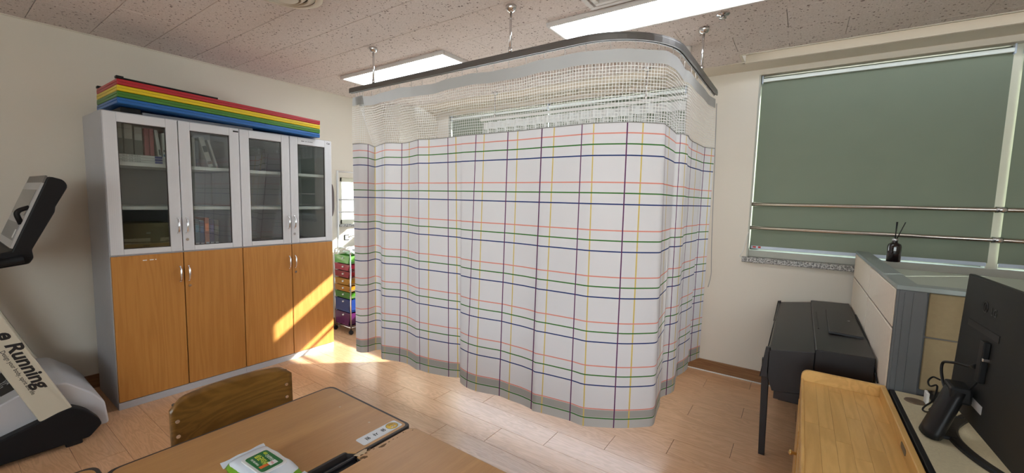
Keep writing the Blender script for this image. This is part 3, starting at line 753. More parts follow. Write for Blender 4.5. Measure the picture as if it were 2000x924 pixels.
for k, (c, nm) in enumerate(cols):
    y = 1.168 + k * .033
    book('%s volume with a white tag low on its spine, bottom glass shelf' % nm, y, y + .030, Z1_, .235 - .012 * (k % 3), .19, c, G, 0, [(.04, .18, (.50, .49, .50)), (.55, .8, tuple(min(1, q * 2.2) for q in c))], x=XC - .09)
o = MB().box(XC - .4, XC - .16, .80, 1.06, Z1_, Z1_ + .20, .004).box(XC - .162, XC - .158, .84, 1.0, Z1_ + .03, Z1_ + .06).build('cardboard_box', base('cardboard_brown', (.20, .16, .08), .8)); tag(o, 'brown cardboard box on the bottom shelf behind the first glass door', 'box')
o = MB().box(XC - .40, XC - .2, 1.60, 1.78, Z3, Z3 + .2, .003).box(XC - .2005, XC - .199, 1.66, 1.72, Z3 + .05, Z3 + .17).build('file_box', base('file_dark', (.07, .07, .08), .6)); tag(o, 'dark file box on the top shelf behind the third glass door', 'box')

# ------------------------------------------------------------------ mats and boards on top of the cabinets
tilt = math.atan2(-.041, 1.385)
PM = Matrix.Translation((0, .765, 2.088)) @ Matrix.Rotation(tilt, 4, 'X') @ Matrix.Translation((0, -.765, -2.088))
t = thing('folding_mat', 'folded rainbow gym mat of four padded panels lying on top of the cabinets', 'mat', (-3.95, 1.45, 2.05))
for k, (nm, c) in enumerate((('blue', (.02, .13, .40)), ('green', (.06, .20, .03)), ('yellow', (.70, .50, .015)), ('red', (.42, .02, .03)))):
    za = 2.088 + k * .0395
    prof = rpoly([(-4.24, za + .001), (-3.70, za + .001), (-3.70, za + .0385), (-4.24, za + .0385)], .007, 3)
    pn = MB().prism(prof, 'y', .765, 2.15, .004, 2).xf(PM).build('mat_panel', base('vinyl_' + nm, c, .35, bump=.08, bscale=40), t, label='%s padded panel' % nm)
    MB().tube([(-3.6995, .77, za + .02), (-3.6995, 2.145, za + .02)], .0022, 6).tube([(-4.23, .7648, za + .02), (-3.705, .7648, za + .02)], .0022, 6).xf(PM).build('seam_piping', base('seam_' + nm, tuple(q * .75 for q in c), .4), pn)
t = thing('black_board', 'thin black board lying on top of the rainbow mat', 'board', (-3.9, 1.1, 2.25))
MB().box(-4.20, -3.715, .80, 1.34, 2.2475, 2.259, .002).xf(PM).build('board', BLACKP, t)
MB().box(-3.74, -3.70, .762, .80, 2.2475, 2.264, .002).box(-4.24, -4.20, .762, .81, 2.2475, 2.264, .002).xf(PM).build('corner_clip', BLACKP, t)
o = MB().box(-4.15, -3.80, .80, .905, CH, 2.080, .003).build('black_case', BLACKP); tag(o, 'flat black case wedged under the left end of the rainbow mat', 'case')
o = MB().box(-4.15, -3.80, .915, 1.62, CH, 2.062, .003).build('grey_board', base('grey_card', (.25, .25, .27), .6)); tag(o, 'flat grey board under the middle of the rainbow mat', 'board')
o = MB().box(-4.15, -3.82, 1.66, 1.85, CH, 2.052, .003).build('black_case', BLACKP); tag(o, 'small flat black case under the right half of the rainbow mat', 'case')

# ------------------------------------------------------------------ beyond the cabinets: hanging paddle, rack, trolley
o = MB().prism(rpoly([(2.48, 1.27), (2.655, 1.27), (2.675, 1.36), (2.675, 1.57), (2.655, 1.66), (2.48, 1.66)], .05, 6), 'x', XL + .012, XL + .03, .004, 2).build('wall_plaque', base('maroon_lacquer', (.06, .015, .015), .3)); tag(o, 'dark maroon rounded wall plaque just right of the cabinets', 'plaque')
t = thing('white_rail_frame', 'white pipe frame with cross bars in front of the small left-wall window', 'frame', (XL + .06, 2.9, 0))
xr_ = XL + .055
for y_ in (2.70, 3.28): MB().tube([(xr_, y_, 0), (xr_, y_, 1.80)], .012, 10).build('post', WHITE, t)
for z in (1.79, 1.475, 1.332): MB().tube([(xr_, 2.70, z), (xr_, 3.28, z)], .010, 10).build('cross_bar', WHITE, t)
t = thing('wall_socket', 'small black-rimmed wall socket with a black lead under the small window', 'socket', (XL, 2.84, 1.04))
MB().box(XL, XL + .01, 2.81, 2.87, 1.0, 1.065, .003).build('socket_plate', BLACKP, t); MB().box(XL + .0095, XL + .012, 2.82, 2.86, 1.01, 1.055, .002).build('socket_face', WHITE, t)
MB().tube(fillet([(XL + .02, 2.86, 1.04), (XL + .05, 2.95, 1.06), (XL + .05, 3.2, 1.0), (XL + .03, 3.3, .8)], .05), .004, 6).build('power_lead', BLACKP, t)

t = thing('drawer_trolley', 'chrome rolling trolley with rainbow plastic drawers between cabinet and curtain', 'trolley', (-4.12, 2.82, 0))
tx0, tx1, ty0, ty1 = -4.25, -3.955, 2.62, 2.98
for (x_, y_) in ((tx0, ty0), (tx1, ty0), (tx0, ty1), (tx1, ty1)):
    MB().tube([(x_, y_, .05), (x_, y_, .885)], .008, 8).build('post', CHROME, t)
    cs_ = MB().tube([(x_ - .011, y_ + .0, .024), (x_ + .011, y_, .024)], .024, 14).box(x_ - .004, x_ + .004, y_ - .008, y_ + .008, .028, .06).build('caster', BLACKP, t)
MB().tube(fillet([(tx0, ty0, .885), (tx0, ty0 - .0, .93), (tx1 - .0, ty0, .93), (tx1, ty0, .885)], .04), .008, 8).tube(fillet([(tx0, ty1, .885), (tx0, ty1, .93), (tx1, ty1, .93), (tx1, ty1, .885)], .04), .008, 8).tube([(tx0, ty0, .93), (tx0, ty1, .93)], .008, 8).build('top_rail', CHROME, t)
MB().tube([(tx0, ty0, .075), (tx1, ty0, .075)], .006, 8).tube([(tx1, ty0, .075), (tx1, ty1, .075)], .006, 8).tube([(tx0, ty1, .075), (tx1, ty1, .075)], .006, 8).build('bottom_rail', CHROME, t)
dz_ = [(.783, .868, 'lime green', (.20, .62, .10)), (.705, .773, 'crimson', (.55, .02, .06)), (.626, .694, 'dark red', (.35, .01, .02)), (.545, .612, 'amber', (.60, .26, .01)), (.472, .536, 'orange', (.60, .24, .01)), (.396, .464, 'green', (.07, .25, .02)), (.245, .386, 'royal blue', (.01, .04, .22)), (.092, .236, 'purple', (.10, .01, .09))]
for z0_, z1_, nm, c in dz_:
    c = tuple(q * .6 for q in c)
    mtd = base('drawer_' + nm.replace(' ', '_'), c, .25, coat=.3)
    d = MB()
    xa, xb, ya, yb = tx0 + .012, tx1 - .006, ty0 - .01, ty1 - .01
    tp = .012
    d.prism([(xa + tp, z0_), (xb - tp * 2.2, z0_), (xb, z1_ - .008), (xb + .004, z1_ - .008), (xb + .004, z1_), (xa - .004, z1_), (xa - .004, z1_ - .008), (xa, z1_ - .008)], 'y', ya, ya + .006, .001)
    d.box(xa + tp, xb - tp, ya + .006, yb, z0_, z0_ + .005).box(xa, xa + .005, ya + .006, yb, z0_, z1_ - .004).box(xb - .008, xb - .003, ya + .006, yb, z0_ + .02, z1_ - .004).box(xa, xb, yb - .005, yb, z0_, z1_ - .004)
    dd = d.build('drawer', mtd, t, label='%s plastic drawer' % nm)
    MB().tube([(tx1 - .12, ya, z1_ - .028), (tx1 - .12, ya - .012, z1_ - .028)], .009, 12).build('knob', WHITE, dd)
# crumpled white bag on the trolley
g = bmesh.new(); bmesh.ops.create_icosphere(g, subdivisions=3, radius=1)
for v in g.verts:
    n_ = 1 + .22 * math.sin(v.co.x * 7 + v.co.y * 5) * math.cos(v.co.z * 6 + v.co.x * 3)
    v.co = Vector((v.co.x * .12 * n_ - 4.12, v.co.y * .13 * n_ + 2.80, v.co.z * .05 * n_ + .905))
mb = MB(); mb.bm.free(); mb.bm = g
o = mb.build('plastic_bag', base('bag_white', (.72, .73, .75), .35)); tag(o, 'crumpled white plastic bag on top of the drawer trolley', 'bag')

# ------------------------------------------------------------------ student desks
DZ = .74
def student_desk(label, x0, x1, y0, y1, notch=None, notch2=None, mt=DESKW, eb=.010):
    t = thing('school_desk', label, 'desk', ((x0 + x1) / 2, (y0 + y1) / 2, 0))
    pts = [(x0, y0), (x1, y0)]; rad = [.035, .03]
    if notch:
        a, b, d = notch
        pts += [(x1, a - .02), (x1 - d, a), (x1 - d, b - .02), (x1, b)]; rad += [0, .004, .004, 0]
    pts += [(x1, y1), (x0, y1)]; rad += [.022, .035]
    if notch2:
        a, b, d = notch2
        pts += [(x0, b), (x0 + d, b), (x0 + d, a), (x0, a)]; rad += [0, 0, 0, 0]
    P = rpoly(pts, rad, 6)
    MB().prism(P, 'z', DZ - .004, DZ, .0006).build('desk_top', mt, t)
    # edge band: slightly larger outline
    cx = sum(p[0] for p in P) / len(P); cy = sum(p[1] for p in P) / len(P)
    Q = [(p[0] + eb * max(-1, min(1, (p[0] - cx) / (x1 - x0) * 2.6)), p[1] + eb * max(-1, min(1, (p[1] - cy) / (y1 - y0) * 2.6))) for p in P]
    MB().prism(Q, 'z', DZ - .022, DZ - .0006, .002).build('edge_band', EDGE, t)
    GM = base('desk_frame_grey', (.30, .31, .32), .4, .3)
    for x_ in (x0 + .06, x1 - .06):
        for y_ in (y0 + .05, y1 - .05): MB().tube([(x_, y_, .01), (x_, y_, DZ - .024)], .014, 12).build('leg', GM, t)
    for y_ in (y0 + .05, y1 - .05): MB().box(x0 + .03, x1 - .03, y_ - .014, y_ + .014, .004, .03, .004).build('foot_bar', GM, t)
    MB().box(x0 + .06, x1 - .06, y0 + .08, y1 - .08, DZ - .13, DZ - .115).box(x0 + .06, x0 + .072, y0 + .08, y1 - .08, DZ - .13, DZ - .025).box(x0 + .06, x1 - .06, y0 + .08, y0 + .09, DZ - .13, DZ - .025).box(x0 + .06, x1 - .06, y1 - .09, y1 - .08, DZ - .13, DZ - .025).build('book_tray', BLACKP, t)
    return t
d1 = student_desk('light brown student desk with the wet wipes and name sticker on it', -1.526, -1.060, .253, .916, (.44, .715, .032))
MB().box(-1.10, -1.050, .40, .712, DZ - .05, DZ - .020, .004).box(-1.062, -1.052, .42, .71, DZ - .021, DZ - .006, .003).build('tray_lip', base('tray_black', (.018, .018, .022), .3), d1, label='black plastic pencil tray lip')
d2 = student_desk('light brown student desk with a chipped edge, at the bottom right of the pair', -1.040, -.57, .235, .918, None, (.42, .705, .022), DESKW, .0025)
d3 = student_desk('student desk of which only a rounded corner shows at the bottom left', -1.585, -1.10, -.46, .232)
# wear on desk 2: chipped laminate
CH1 = base('chip_brown', (.17, .095, .04), .8); CH2 = base('chip_cream', (.55, .43, .28), .8)
random.seed(3)
g = MB()
for (px, py, r_) in ((752, 868, .0045), (748, 871, .006), (742, 873, .003), (720, 880, .0035), (715, 885, .004), (708, 894, .006), (714, 893, .006), (706, 889, .004), (760, 863, .0025), (768, 858, .0022), (776, 855, .0015), (788, 845, .0025), (792, 844, .0012), (730, 877, .0025), (806, 840, .0025), (722, 877, .003)):
    q = unproj(px, py, DZ)
    g.prism([(q.x + r_ * random.uniform(.6, 1.2) * math.cos(a), q.y + 1.6 * r_ * random.uniform(.6, 1.2) * math.sin(a)) for a in [2 * PI * k / 9 for k in range(9)]], 'z', DZ - .0008, DZ + .0002)
g.build('chipped_patch', CH1, d2, kind='stuff')
g = MB(); q = unproj(710, 883, DZ); g.prism([(q.x - .009, q.y - .028), (q.x + .010, q.y - .020), (q.x + .008, q.y + .004), (q.x - .004, q.y + .016), (q.x - .010, q.y + .01)], 'z', DZ - .0008, DZ + .0001); g.build('bare_patch', CH2, d2)
g = MB()
for px, py in ((664, 795), (721, 825)):
    q = unproj(px, py, DZ); g.prism([(q.x + .004 * math.cos(a), q.y + .004 * math.sin(a)) for a in [2 * PI * k / 8 for k in range(8)]], 'z', DZ - .0005, DZ + .0002)
g.build('worn_spot', CH2, d1, kind='stuff')

# name sticker
t = thing('name_sticker', 'white name sticker with a yellow smiling face on the desk corner', 'sticker', (-1.095, .83, DZ))
MB().prism(rpoly([(-1.119, .752), (-1.0715, .752), (-1.0715, .905), (-1.119, .905)], .008), 'z', DZ, DZ + .0008).build('sticker_sheet', base('sticker_white', (.66, .70, .74), .35), t)
fc = Vector((-1.0955, .878, DZ + .0008))
MB().lathe([(0, 0), (.0205, 0), (.0205, .0002), (0, .0002)], fc, 28).build('face_outline', base('face_olive', (.20, .20, .04), .5), t)
MB().lathe([(0, .0002), (.0192, .0002), (.0192, .0005), (0, .0005)], fc, 28).build('face_disc', base('face_yellow', (.72, .47, .08), .5), t)
for dy_ in (-.006, .004):
    MB().lathe([(0, .0005), (.0038, .0005), (.0038, .0007), (0, .0007)], fc + Vector((-.002 + .010, dy_ , 0)), 14).build('eye_white', WHITE, t)
    MB().lathe([(0, .0007), (.0015, .0007), (.0015, .0009), (0, .0009)], fc + Vector((.0075, dy_ - .001, 0)), 10).build('pupil', BLACKP, t)
MB().tube([fc + Vector((-.004 - .004 * math.cos(a), .009 * math.sin(a), .0006)) for a in [-1.2 + .3 * k for k in range(9)]], .0006, 5).build('mouth', BLACKP, t)
for k, ch in enumerate(('윤', '사', '원')):
    text(ch, .019, (-1.1025, .851 - k * .030, DZ + .0008), (0, -1, 0), (1, 0, 0), BLACKP, t, name='letter', depth=.0002, offset=.0004)

# wet wipes pack
t = thing('wet_wipes_pack', 'white and green wet wipes pack with a green flap lid on the desk', 'wipes', (-1.15, .50, DZ))
Rz = Matrix.Translation((-1.15, .492, DZ)) @ Matrix.Rotation(math.radians(3), 4, 'Z')
rows = []; nu, nv = 26, 14
def pil(u, v, top):
    ex = 1 - abs(u) ** 4; ey = 1 - abs(v) ** 3
    h_ = .0275 * (max(ex, 0) ** .32) * (max(ey, 0) ** .28)
    wob = .0015 * math.sin(9 * u + 4 * v) * ex
    return Vector((u * .098 * (1 - .02 * v * v), v * (.056 if abs(u) < .9 else .054), .0275 + (h_ + wob if top else -h_)))
gr = MB()
for top in (True, False):
    gr.grid([[pil(-1 + 2 * i / nu, -1 + 2 * j / nv, top) for j in range(nv + 1)] for i in range(nu + 1)])
bmesh.ops.remove_doubles(gr.bm, verts=gr.bm.verts, dist=.0003)
PKM = bpy.data.materials.new('wipes_film'); PKM.use_nodes = True
nt = PKM.node_tree; b = nt.nodes['Principled BSDF']; b.inputs['Roughness'].default_value = .3
tcn = nt.nodes.new('ShaderNodeTexCoord'); sx_ = nt.nodes.new('ShaderNodeSeparateXYZ'); nt.links.new(tcn.outputs['Object'], sx_.inputs[0])
nz = nt.nodes.new('ShaderNodeTexNoise'); nz.inputs['Scale'].default_value = 22; nt.links.new(tcn.outputs['Object'], nz.inputs['Vector'])
ad = nt.nodes.new('ShaderNodeMath'); ad.operation = 'MULTIPLY_ADD'; ad.inputs[1].default_value = .012; nt.links.new(nz.outputs['Fac'], ad.inputs[0]); nt.links.new(sx_.outputs['Z'], ad.inputs[2])
cr = nt.nodes.new('ShaderNodeValToRGB'); cr.color_ramp.interpolation = 'CONSTANT'; e = cr.color_ramp.elements
mr = nt.nodes.new('ShaderNodeMapRange'); mr.inputs['From Max'].default_value = .06; nt.links.new(ad.outputs[0], mr.inputs['Value']); nt.links.new(mr.outputs[0], cr.inputs[0])
e[0].position = 0; e[0].color = (.16, .35, .02, 1); e[1].position = .80; e[1].color = (.66, .72, .80, 1)
nt.links.new(cr.outputs[0], b.inputs['Base Color'])
pk = gr.build('film_pack', PKM, None); pk.parent = t; pk.matrix_parent_inverse = Matrix.Translation(-Vector(t.location)); pk.matrix_basis = Rz
def onpack(mb): return mb.xf(Rz)
for q in (-1, 1):
    sg = MB(); sg.grid([[Vector((q * (.096 + .018 * i / 3), -.058 + .116 * j / 10, .0275 + (.010 * (i / 3) if q < 0 else .004) + .0012 * math.sin(i * 3 + j * 1.3))) for j in range(11)] for i in range(4)])
    onpack(sg).build('end_seal', base('film_white', (.64, .70, .78), .3), t)
onpack(MB().prism(rpoly([(-.052, -.036), (.058, -.036), (.058, .036), (-.052, .036)], .012), 'z', .0535, .0575, .0015, 2)).build('lid_rim', base('lid_white', (.72, .73, .74), .3), t)
onpack(MB().prism(rpoly([(-.042, -.029), (.050, -.029), (.050, .029), (-.042, .029)], .009), 'z', .0575, .0592, .0006)).build('lid_label', base('label_green', (.012, .16, .04), .35), t)
def pt(x, y, z=.0593): return Rz @ Vector((x, y, z))
YEL = base('print_lime', (.60, .68, .05), .5)
text('살균티슈', .0165, pt(-.034, -.007), (1, 0, 0), (0, 1, 0), YEL, t, depth=.0002, offset=.0003)
text('새로', .009, pt(-.034, .015), (1, 0, 0), (0, 1, 0), YEL, t, depth=.0002, offset=.0002)
text('건강한손', .010, pt(-.016, .012), (1, 0, 0), (0, 1, 0), WHITE, t, depth=.0002)
text('안심 항균 물티슈', .006, pt(-.028, -.020), (1, 0, 0), (0, 1, 0), WHITE, t, depth=.0002)
onpack(MB().box(.022, .034, -.024, -.002, .0592, .0595)).build('orange_square', base('print_orange', (.75, .16, .02), .5), t)
onpack(MB().box(.022, .040, -.002, .018, .0592, .0595)).build('white_square', base('lid_white', (.7, .7, .7), .3), t)
text('99%', .0085, pt(.0235, .004, .0596), (1, 0, 0), (0, 1, 0), base('print_red', (.55, .03, .08), .5), t, depth=.0001)
onpack(MB().box(-.085, -.076, .0, .030, .0415, .047, .002)).build('side_logo', base('logo_green', (.20, .36, .10), .5), t)

# ------------------------------------------------------------------ plywood chair
t = thing('student_chair', 'dark plywood student chair tucked behind the desk, its backrest showing', 'chair', (-1.60, .65, 0))
yc, xc_ = .652, -1.755
rows_f, rows_b = [], []
nY = 24
def back_pt(s_, q):   # s_ -1..1 across, q 0..1 height
    half = .207
    y = yc + s_ * half
    ztop = .806 - .030 * max(0, abs(s_) - .80) ** 1.2 / .20 ** 1.2 - .010 * s_ * s_
    zb_ = .60 + .008 * s_ * s_
    z = zb_ + (ztop - zb_) * q
    x = xc_ + .032 * s_ * s_ - .045 * (z - .7)
    return x, y, z
F_ = [[Vector(back_pt(-1 + 2 * i / nY, j / 10)) for j in range(11)] for i in range(nY + 1)]
Bk = [[p - Vector((.011, 0, 0)) for p in r] for r in F_]
g = MB(); g.grid(F_); g.grid(Bk)
for a, b in ((F_[0], Bk[0]), (F_[-1], Bk[-1]), ([r[0] for r in F_], [r[0] for r in Bk]), ([r[-1] for r in F_], [r[-1] for r in Bk])): g.grid([a, b], False)
bmesh.ops.remove_doubles(g.bm, verts=g.bm.verts, dist=1e-5)
bk = g.build('backrest', PLY, t)
for s_ in (-.90, .90):
    for q in (.34, .64):
        x_, y_, z_ = back_pt(s_, q); MB().tube([(x_ - .001, y_, z_), (x_ + .003, y_, z_)], .0065, 12).build('screw', CHROME, bk)
CFR = base('chair_frame', (.10, .10, .09), .4, .4)
seat = rpoly([(-1.73, yc - .19), (-1.35, yc - .20), (-1.35, yc + .20), (-1.73, yc + .19)], .05)
MB().prism(seat, 'z', .428, .440, .003).build('seat', PLY, t)
for s_ in (-1, 1):
    y_ = yc + s_ * .186
    MB().tube(fillet([(-1.745, y_, .78), (-1.742, y_, .50), (-1.72, y_, .415), (-1.40, y_, .415)], .04), .010, 10).build('side_frame', CFR, t)
    MB().tube([(-1.40, y_, .415), (-1.38, y_, .0)], .010, 10).build('leg', CFR, t); MB().tube([(-1.70, y_, .415), (-1.76, y_, .0)], .010, 10).build('leg', CFR, t)
MB().tube([(-1.55, yc - .186, .415), (-1.55, yc + .186, .415)], .008, 8).build('crossbar', CFR, t)

# ------------------------------------------------------------------ treadmill
t = thing('treadmill', 'white and black treadmill at the left edge with Running lettering on its upright', 'treadmill', (-3.8, .1, 0))
TW = base('treadmill_white', (.50, .50, .52), .4, var=.05); TC = base('treadmill_cream', (.58, .54, .43), .4); TB = base('treadmill_black', (.010, .010, .011), .5, spec=.2)
xn, xf_ = -3.43, -4.20   # near / far side planes
def both(fn, name, mt, lab=None):
    for a, b in ((xn - .065, xn), (xf_, xf_ + .065)): fn(a, b).build(name, mt, t, label=lab)
foot = rpoly([(-.35, .035), (-.30, .022), (.50, .025), (.556, .085), (.545, .125), (.50, .19), (.474, .215), (.435, .243), (.38, .232), (.315, .208), (.163, .162), (-.1, .10), (-.35, .085)], .012, 3)
both(lambda a, b: MB().prism(foot, 'x', a, b, .008, 2), 'side_foot', TB)
both(lambda a, b: MB().box(a + .01, b - .01, .40, .47, 0, .028, .004), 'rubber_pad', BLACKP)
post = [(.472, .235), (.345, .205), (-.06, 1.06), (.065, 1.06), (.20, .862)]
both(lambda a, b: MB().prism(rpoly([(.447, .210), (.308, .200), (-.01, 1.08), (.105, 1.10)], .012, 3), 'x', a + .008, b - .004, .008, 2), 'upright', TC)
# motor hood
hood = rpoly([(.60, .05), (.585, .20), (.53, .28), (.43, .375), (.30, .395), (.12, .31), (-.02, .20), (-.02, .05)], .02, 3)
MB().prism(hood, 'x', xf_ + .065, xn - .067, .01, 2).build('motor_hood', TW, t)
MB().prism([(.27, .3845), (.03, .2605), (.03, .2575), (.27, .3815)], 'x', -4.04, -3.62).build('hood_badge', TB, t)
MB().box(xf_ + .07, xn - .07, -1.10, -.02, .10, .17, .01).build('running_deck', TW, t); MB().box(xf_ + .12, xn - .12, -1.05, -.03, .171, .176).build('running_belt', TB, t)
# console
xs, xe_ = -4.12, -3.50
face = rpoly([(.414, 1.590), (.475, 1.572), (.492, 1.535), (.436, 1.415), (.432, 1.385), (.335, 1.175), (.340, 1.13), (.322, 1.098), (.20, 1.080), (.05, 1.10), (.05, 1.16), (.20, 1.16), (.262, 1.175)], [.02, .02, .02, .005, .01, .01, .01, .01, .01, .02, .02, 0, 0], 3)
MB().prism(face, 'x', xs, xe_, .008, 2).build('console_body', TB, t)
# sloping display panel on the user side
dv = Vector((0, .414 - .262, 1.590 - 1.175)).normalized(); nv_ = Vector((0, -dv.z, dv.y))
def slab(u0, u1, xa, xb, d0, d1, mb=None):
    mb = mb or MB(); o_ = Vector((0, .262, 1.175)); L_ = .442
    P8 = []
    pr_ = []
    for u, d in ((u0, d0), (u1, d0), (u1, d1), (u0, d1)):
        p_ = o_ + dv * (u * L_) + nv_ * d; pr_.append((p_.y, p_.z))
    return mb.prism(pr_, 'x', xa, xb)
slab(.03, .90, xs + .01, xe_ - .004, .0, .010).build('display_panel', base('panel_silver', (.42, .42, .42), .35), t)
slab(.45, .80, xs + .03, xe_ - .05, .010, .0115).build('display_screen', base('screen_grey', (.14, .14, .14), .2), t)
slab(.12, .34, xs + .03, xe_ - .05, .010, .0115).build('key_pad', base('pad_grey', (.20, .20, .20), .4), t)
slab(.15, .26, xe_ - .11, xe_ - .07, .0115, .0125).build('key_label', WHITE, t)
MB().tube(fillet([Vector((xe_ - .03, .262, 1.175)) + dv * .15 + nv_ * .008, Vector((xe_ - .03, .262, 1.175)) + dv * .21 + nv_ * .05, Vector((xe_ - .03, .262, 1.175)) + dv * .25 + nv_ * .008], .03), .012, 8).build('safety_key', TB, t)
slab(.90, 1.0, xs + .01, xe_ - .004, .0, .008).build('panel_cap', base('cap_taupe', (.12, .11, .10), .4), t)
# handle bars
for x_ in (xe_ + .02, xs - .02): MB().tube(fillet([(x_, .30, 1.13), (x_, .1, 1.10), (x_, -.15, 1.10), (x_, -.30, 1.04)], .08), .022, 12).build('handlebar', TB, t)
# lettering on the near upright
dxv = Vector((0, .335, -.942)).normalized(); dyv = Vector((0, .942, .335)).normalized()
INK = base('ink_black', (.012, .012, .014), .5)
xt = xn - .0038
R0 = Vector((xt, .193, .676)) + dyv * .013
text('Running', .080, R0, dxv, dyv, INK, t, depth=.0006, sx=1.15, shear=.28, offset=.0026)
text('e', .080, R0 - dxv * .072, dxv, dyv, INK, t, depth=.0006, sx=1.15, shear=.28, offset=.0026)
text('Design your body, spirit and life', .0245, (xt, .287, .370), dxv, dyv, INK, t, depth=.0005, sx=.93, align='RIGHT', offset=.0002)
text('XG', .075, (-3.86, .185, .342), (1, 0, 0), (0, .24, .124), base('ink_grey', (.4, .4, .4), .5), t, depth=.0006)

# ------------------------------------------------------------------ digital piano
t = thing('digital_piano', 'black upright digital piano against the partition below the window', 'piano', (.12, 3.3, 0))
py0, py1 = 2.625, 4.025
pf, pm, pb = -.096, .110, .347
MB().prism([(pf, .60), (pf, .722), (pf + .01, .7365), (pm, .768), (pm, .53), (pf + .03, .51)], 'y', py0, py1, .003).build('key_lid', PIANO, t)
MB().prism([(pm + .001, .53), (pm + .001, .780), (pm + .006, .784), (pb, .793), (pb, .50), (pm + .001, .49)], 'y', py0, py1, .003).build('top_case', PIANO, t)
MB().tube([(pf - .003, py0 + .04, .735), (pf - .003, py1 - .04, .735)], .0035, 6).build('lid_lip', PIANO, t)
for y_ in (py0, py1 - .03):
    MB().prism([(pf - .032, .575), (pf - .012, .745), (pf + .010, .750), (pf + .012, .575)], 'y', y_, y_ + .03, .004).build('cheek_block', PIANO, t)
MB().box(pf + .04, pb, py0 + .004, py0 + .03, .468, .54, .002).build('end_panel', PIANO, t)
for y_ in (2.868,):
    g = MB()
    q = [(-.128, .486), (-.092, .494)]
    g.prism([(-.133, .60), (-.093, .60), (-.081, 0), (-.114, 0)], 'y', y_, y_ + .035, .002).build('leg', PIANO, t)
MB().box(-.05, .30, 3.79, 3.82, 0, .52, .002).build('side_panel', PIANO, t)
MB().box(.19, .21, 3.82 - .9, 3.79, .12, .50, .002).build('back_board', PIANO, t)
# music stand folded flat
MB().prism([(.180, 3.0), (.335, 2.985), (.338, 3.62), (.19, 3.64)], 'z', .7895, .803, .002).build('music_rest', PIANO, t)
MB().box(.131, .139, 3.09, 3.58, .784, .788, .001).build('slot', BLACKP, t)
MB().lathe([(0, 0), (.008, 0), (.007, .002), (0, .002)], (.295, 3.35, .803), 10).build('stud', CHROME, t)
o = MB().tube(fillet([(.352, 2.55, .70), (.3505, 2.9, .79), (.3505, 3.3, .80), (.351, 3.6, .80)], .1), .004, 6).build('power_cable', BLACKP); tag(o, 'black cable running along the gap between piano and partition', 'cable')

# ------------------------------------------------------------------ partition
t = thing('office_partition', 'grey framed office partition with beige fabric panels between piano and desk', 'partition', (.39, 3.2, 0))
PZ = 1.2
MB().box(.366, .430, 2.40, 4.02, 0, PZ - .02).box(.43, 1.45, 2.40, 2.455, 0, PZ - .02).build('partition_core', PGREY, t)
MB().prism([(.357, 2.375), (1.45, 2.375), (1.45, 2.46), (.435, 2.46), (.435, 4.03), (.357, 4.03)], 'z', PZ - .02, PZ, .002).build('top_cap', PCAP, t)
MB().box(.366, .455, 2.382, 2.40, 0, PZ - .02, .002).box(.385, .388, 2.378, 2.384, 0, PZ - .03).box(.412, .415, 2.378, 2.384, 0, PZ - .03).box(.360, .368, 2.38, 2.40, 0, PZ - .02, .001).build('end_post', PGREY, t)
for (a, b) in ((2.405, 3.182), (3.200, 4.02)):
    for (c, d) in ((.62, 1.0), (1.010, PZ - .024), (.1, .612)):
        MB().box(.357, .367, a, b, c, d, .003).build('fabric_panel', PFAB, t)
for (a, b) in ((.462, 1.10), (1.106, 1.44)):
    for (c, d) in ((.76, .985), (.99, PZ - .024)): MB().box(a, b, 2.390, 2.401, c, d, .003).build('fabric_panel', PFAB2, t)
# low cabinet behind the partition
t = thing('low_cabinet', 'low cabinet with a pale green-grey top behind the partition under the window', 'cabinet', (.9, 2.8, 0))
MB().box(.44, 1.60, 2.47, 3.10, 0, 1.165).build('cabinet_body', PGREY, t)
MB().box(.437, 1.62, 2.465, 3.14, 1.165, 1.188, .003).build('cabinet_top', base('pale_top', (.46, .50, .42), .35), t)
o = MB().prism(rpoly([(1.02, 2.75), (1.5, 2.72), (1.5, 3.02), (1.06, 3.05)], .01), 'z', 1.188, 1.212, .002).build('folder', base('folder_lime', (.42, .46, .12), .5)); tag(o, 'yellow-green folder lying on the low cabinet behind the monitor', 'folder')

# reed diffuser
dc = Vector((.468, 3.30, PZ))
t = thing('reed_diffuser', 'black glass reed diffuser bottle with dark sticks on top of the partition', 'diffuser', (.405, 3.34, PZ))
dc = Vector((.405, 3.34, PZ))
dc = unproj(1744, 511, PZ)
MB().lathe([(0, 0), (.031, 0), (.0335, .004), (.0335, .095), (.030, .108), (.016, .118), (.013, .121), (.013, .128), (0, .128)], dc, 28).build('bottle', base('black_glass', (.01, .006, .006), .08, coat=.5), t)
MB().lathe([(0, .126), (.0155, .126), (.0155, .143), (0, .143)], dc, 24).build('collar', base('silver_collar', (.5, .5, .52), .3, 1), t)
for a, b in (((.0, .0), (-.002, .0)), ((.003, .0), (.038, .0)), ((-.003, .0), (.004, .01))):
    MB().tube([dc + Vector((a[0], a[1], .13)), dc + Vector((b[0], b[1], .245))], .0026, 6).build('reed_stick', BLACKP, t)

# ------------------------------------------------------------------ office desk
t = thing('office_desk', 'office desk with speckled pale top and black edge under the monitor', 'desk', (1.0, 1.6, 0))
MB().box(.385, 1.40, .55, 2.372, DZ - .022, DZ, .001).build('desk_top', DTOP, t)
MB().box(.366, .386, .55, 2.374, DZ - .03, DZ + .0005, .004, 2).build('edge_band', BLACKP, t)
MB().box(.392, .41, .60, 2.36, 0.02, DZ - .022).build('side_panel', PGREY, t); MB().box(1.36, 1.38, .6, 2.36, .02, DZ - .022).build('side_panel', PGREY, t)
MB().lathe([(0, 0), (.034, 0), (.032, .003), (.026, .004), (0, .004)], (.435, 2.285, DZ), 28).build('cable_grommet', base('grommet_brown', (.13, .09, .055), .5), t)

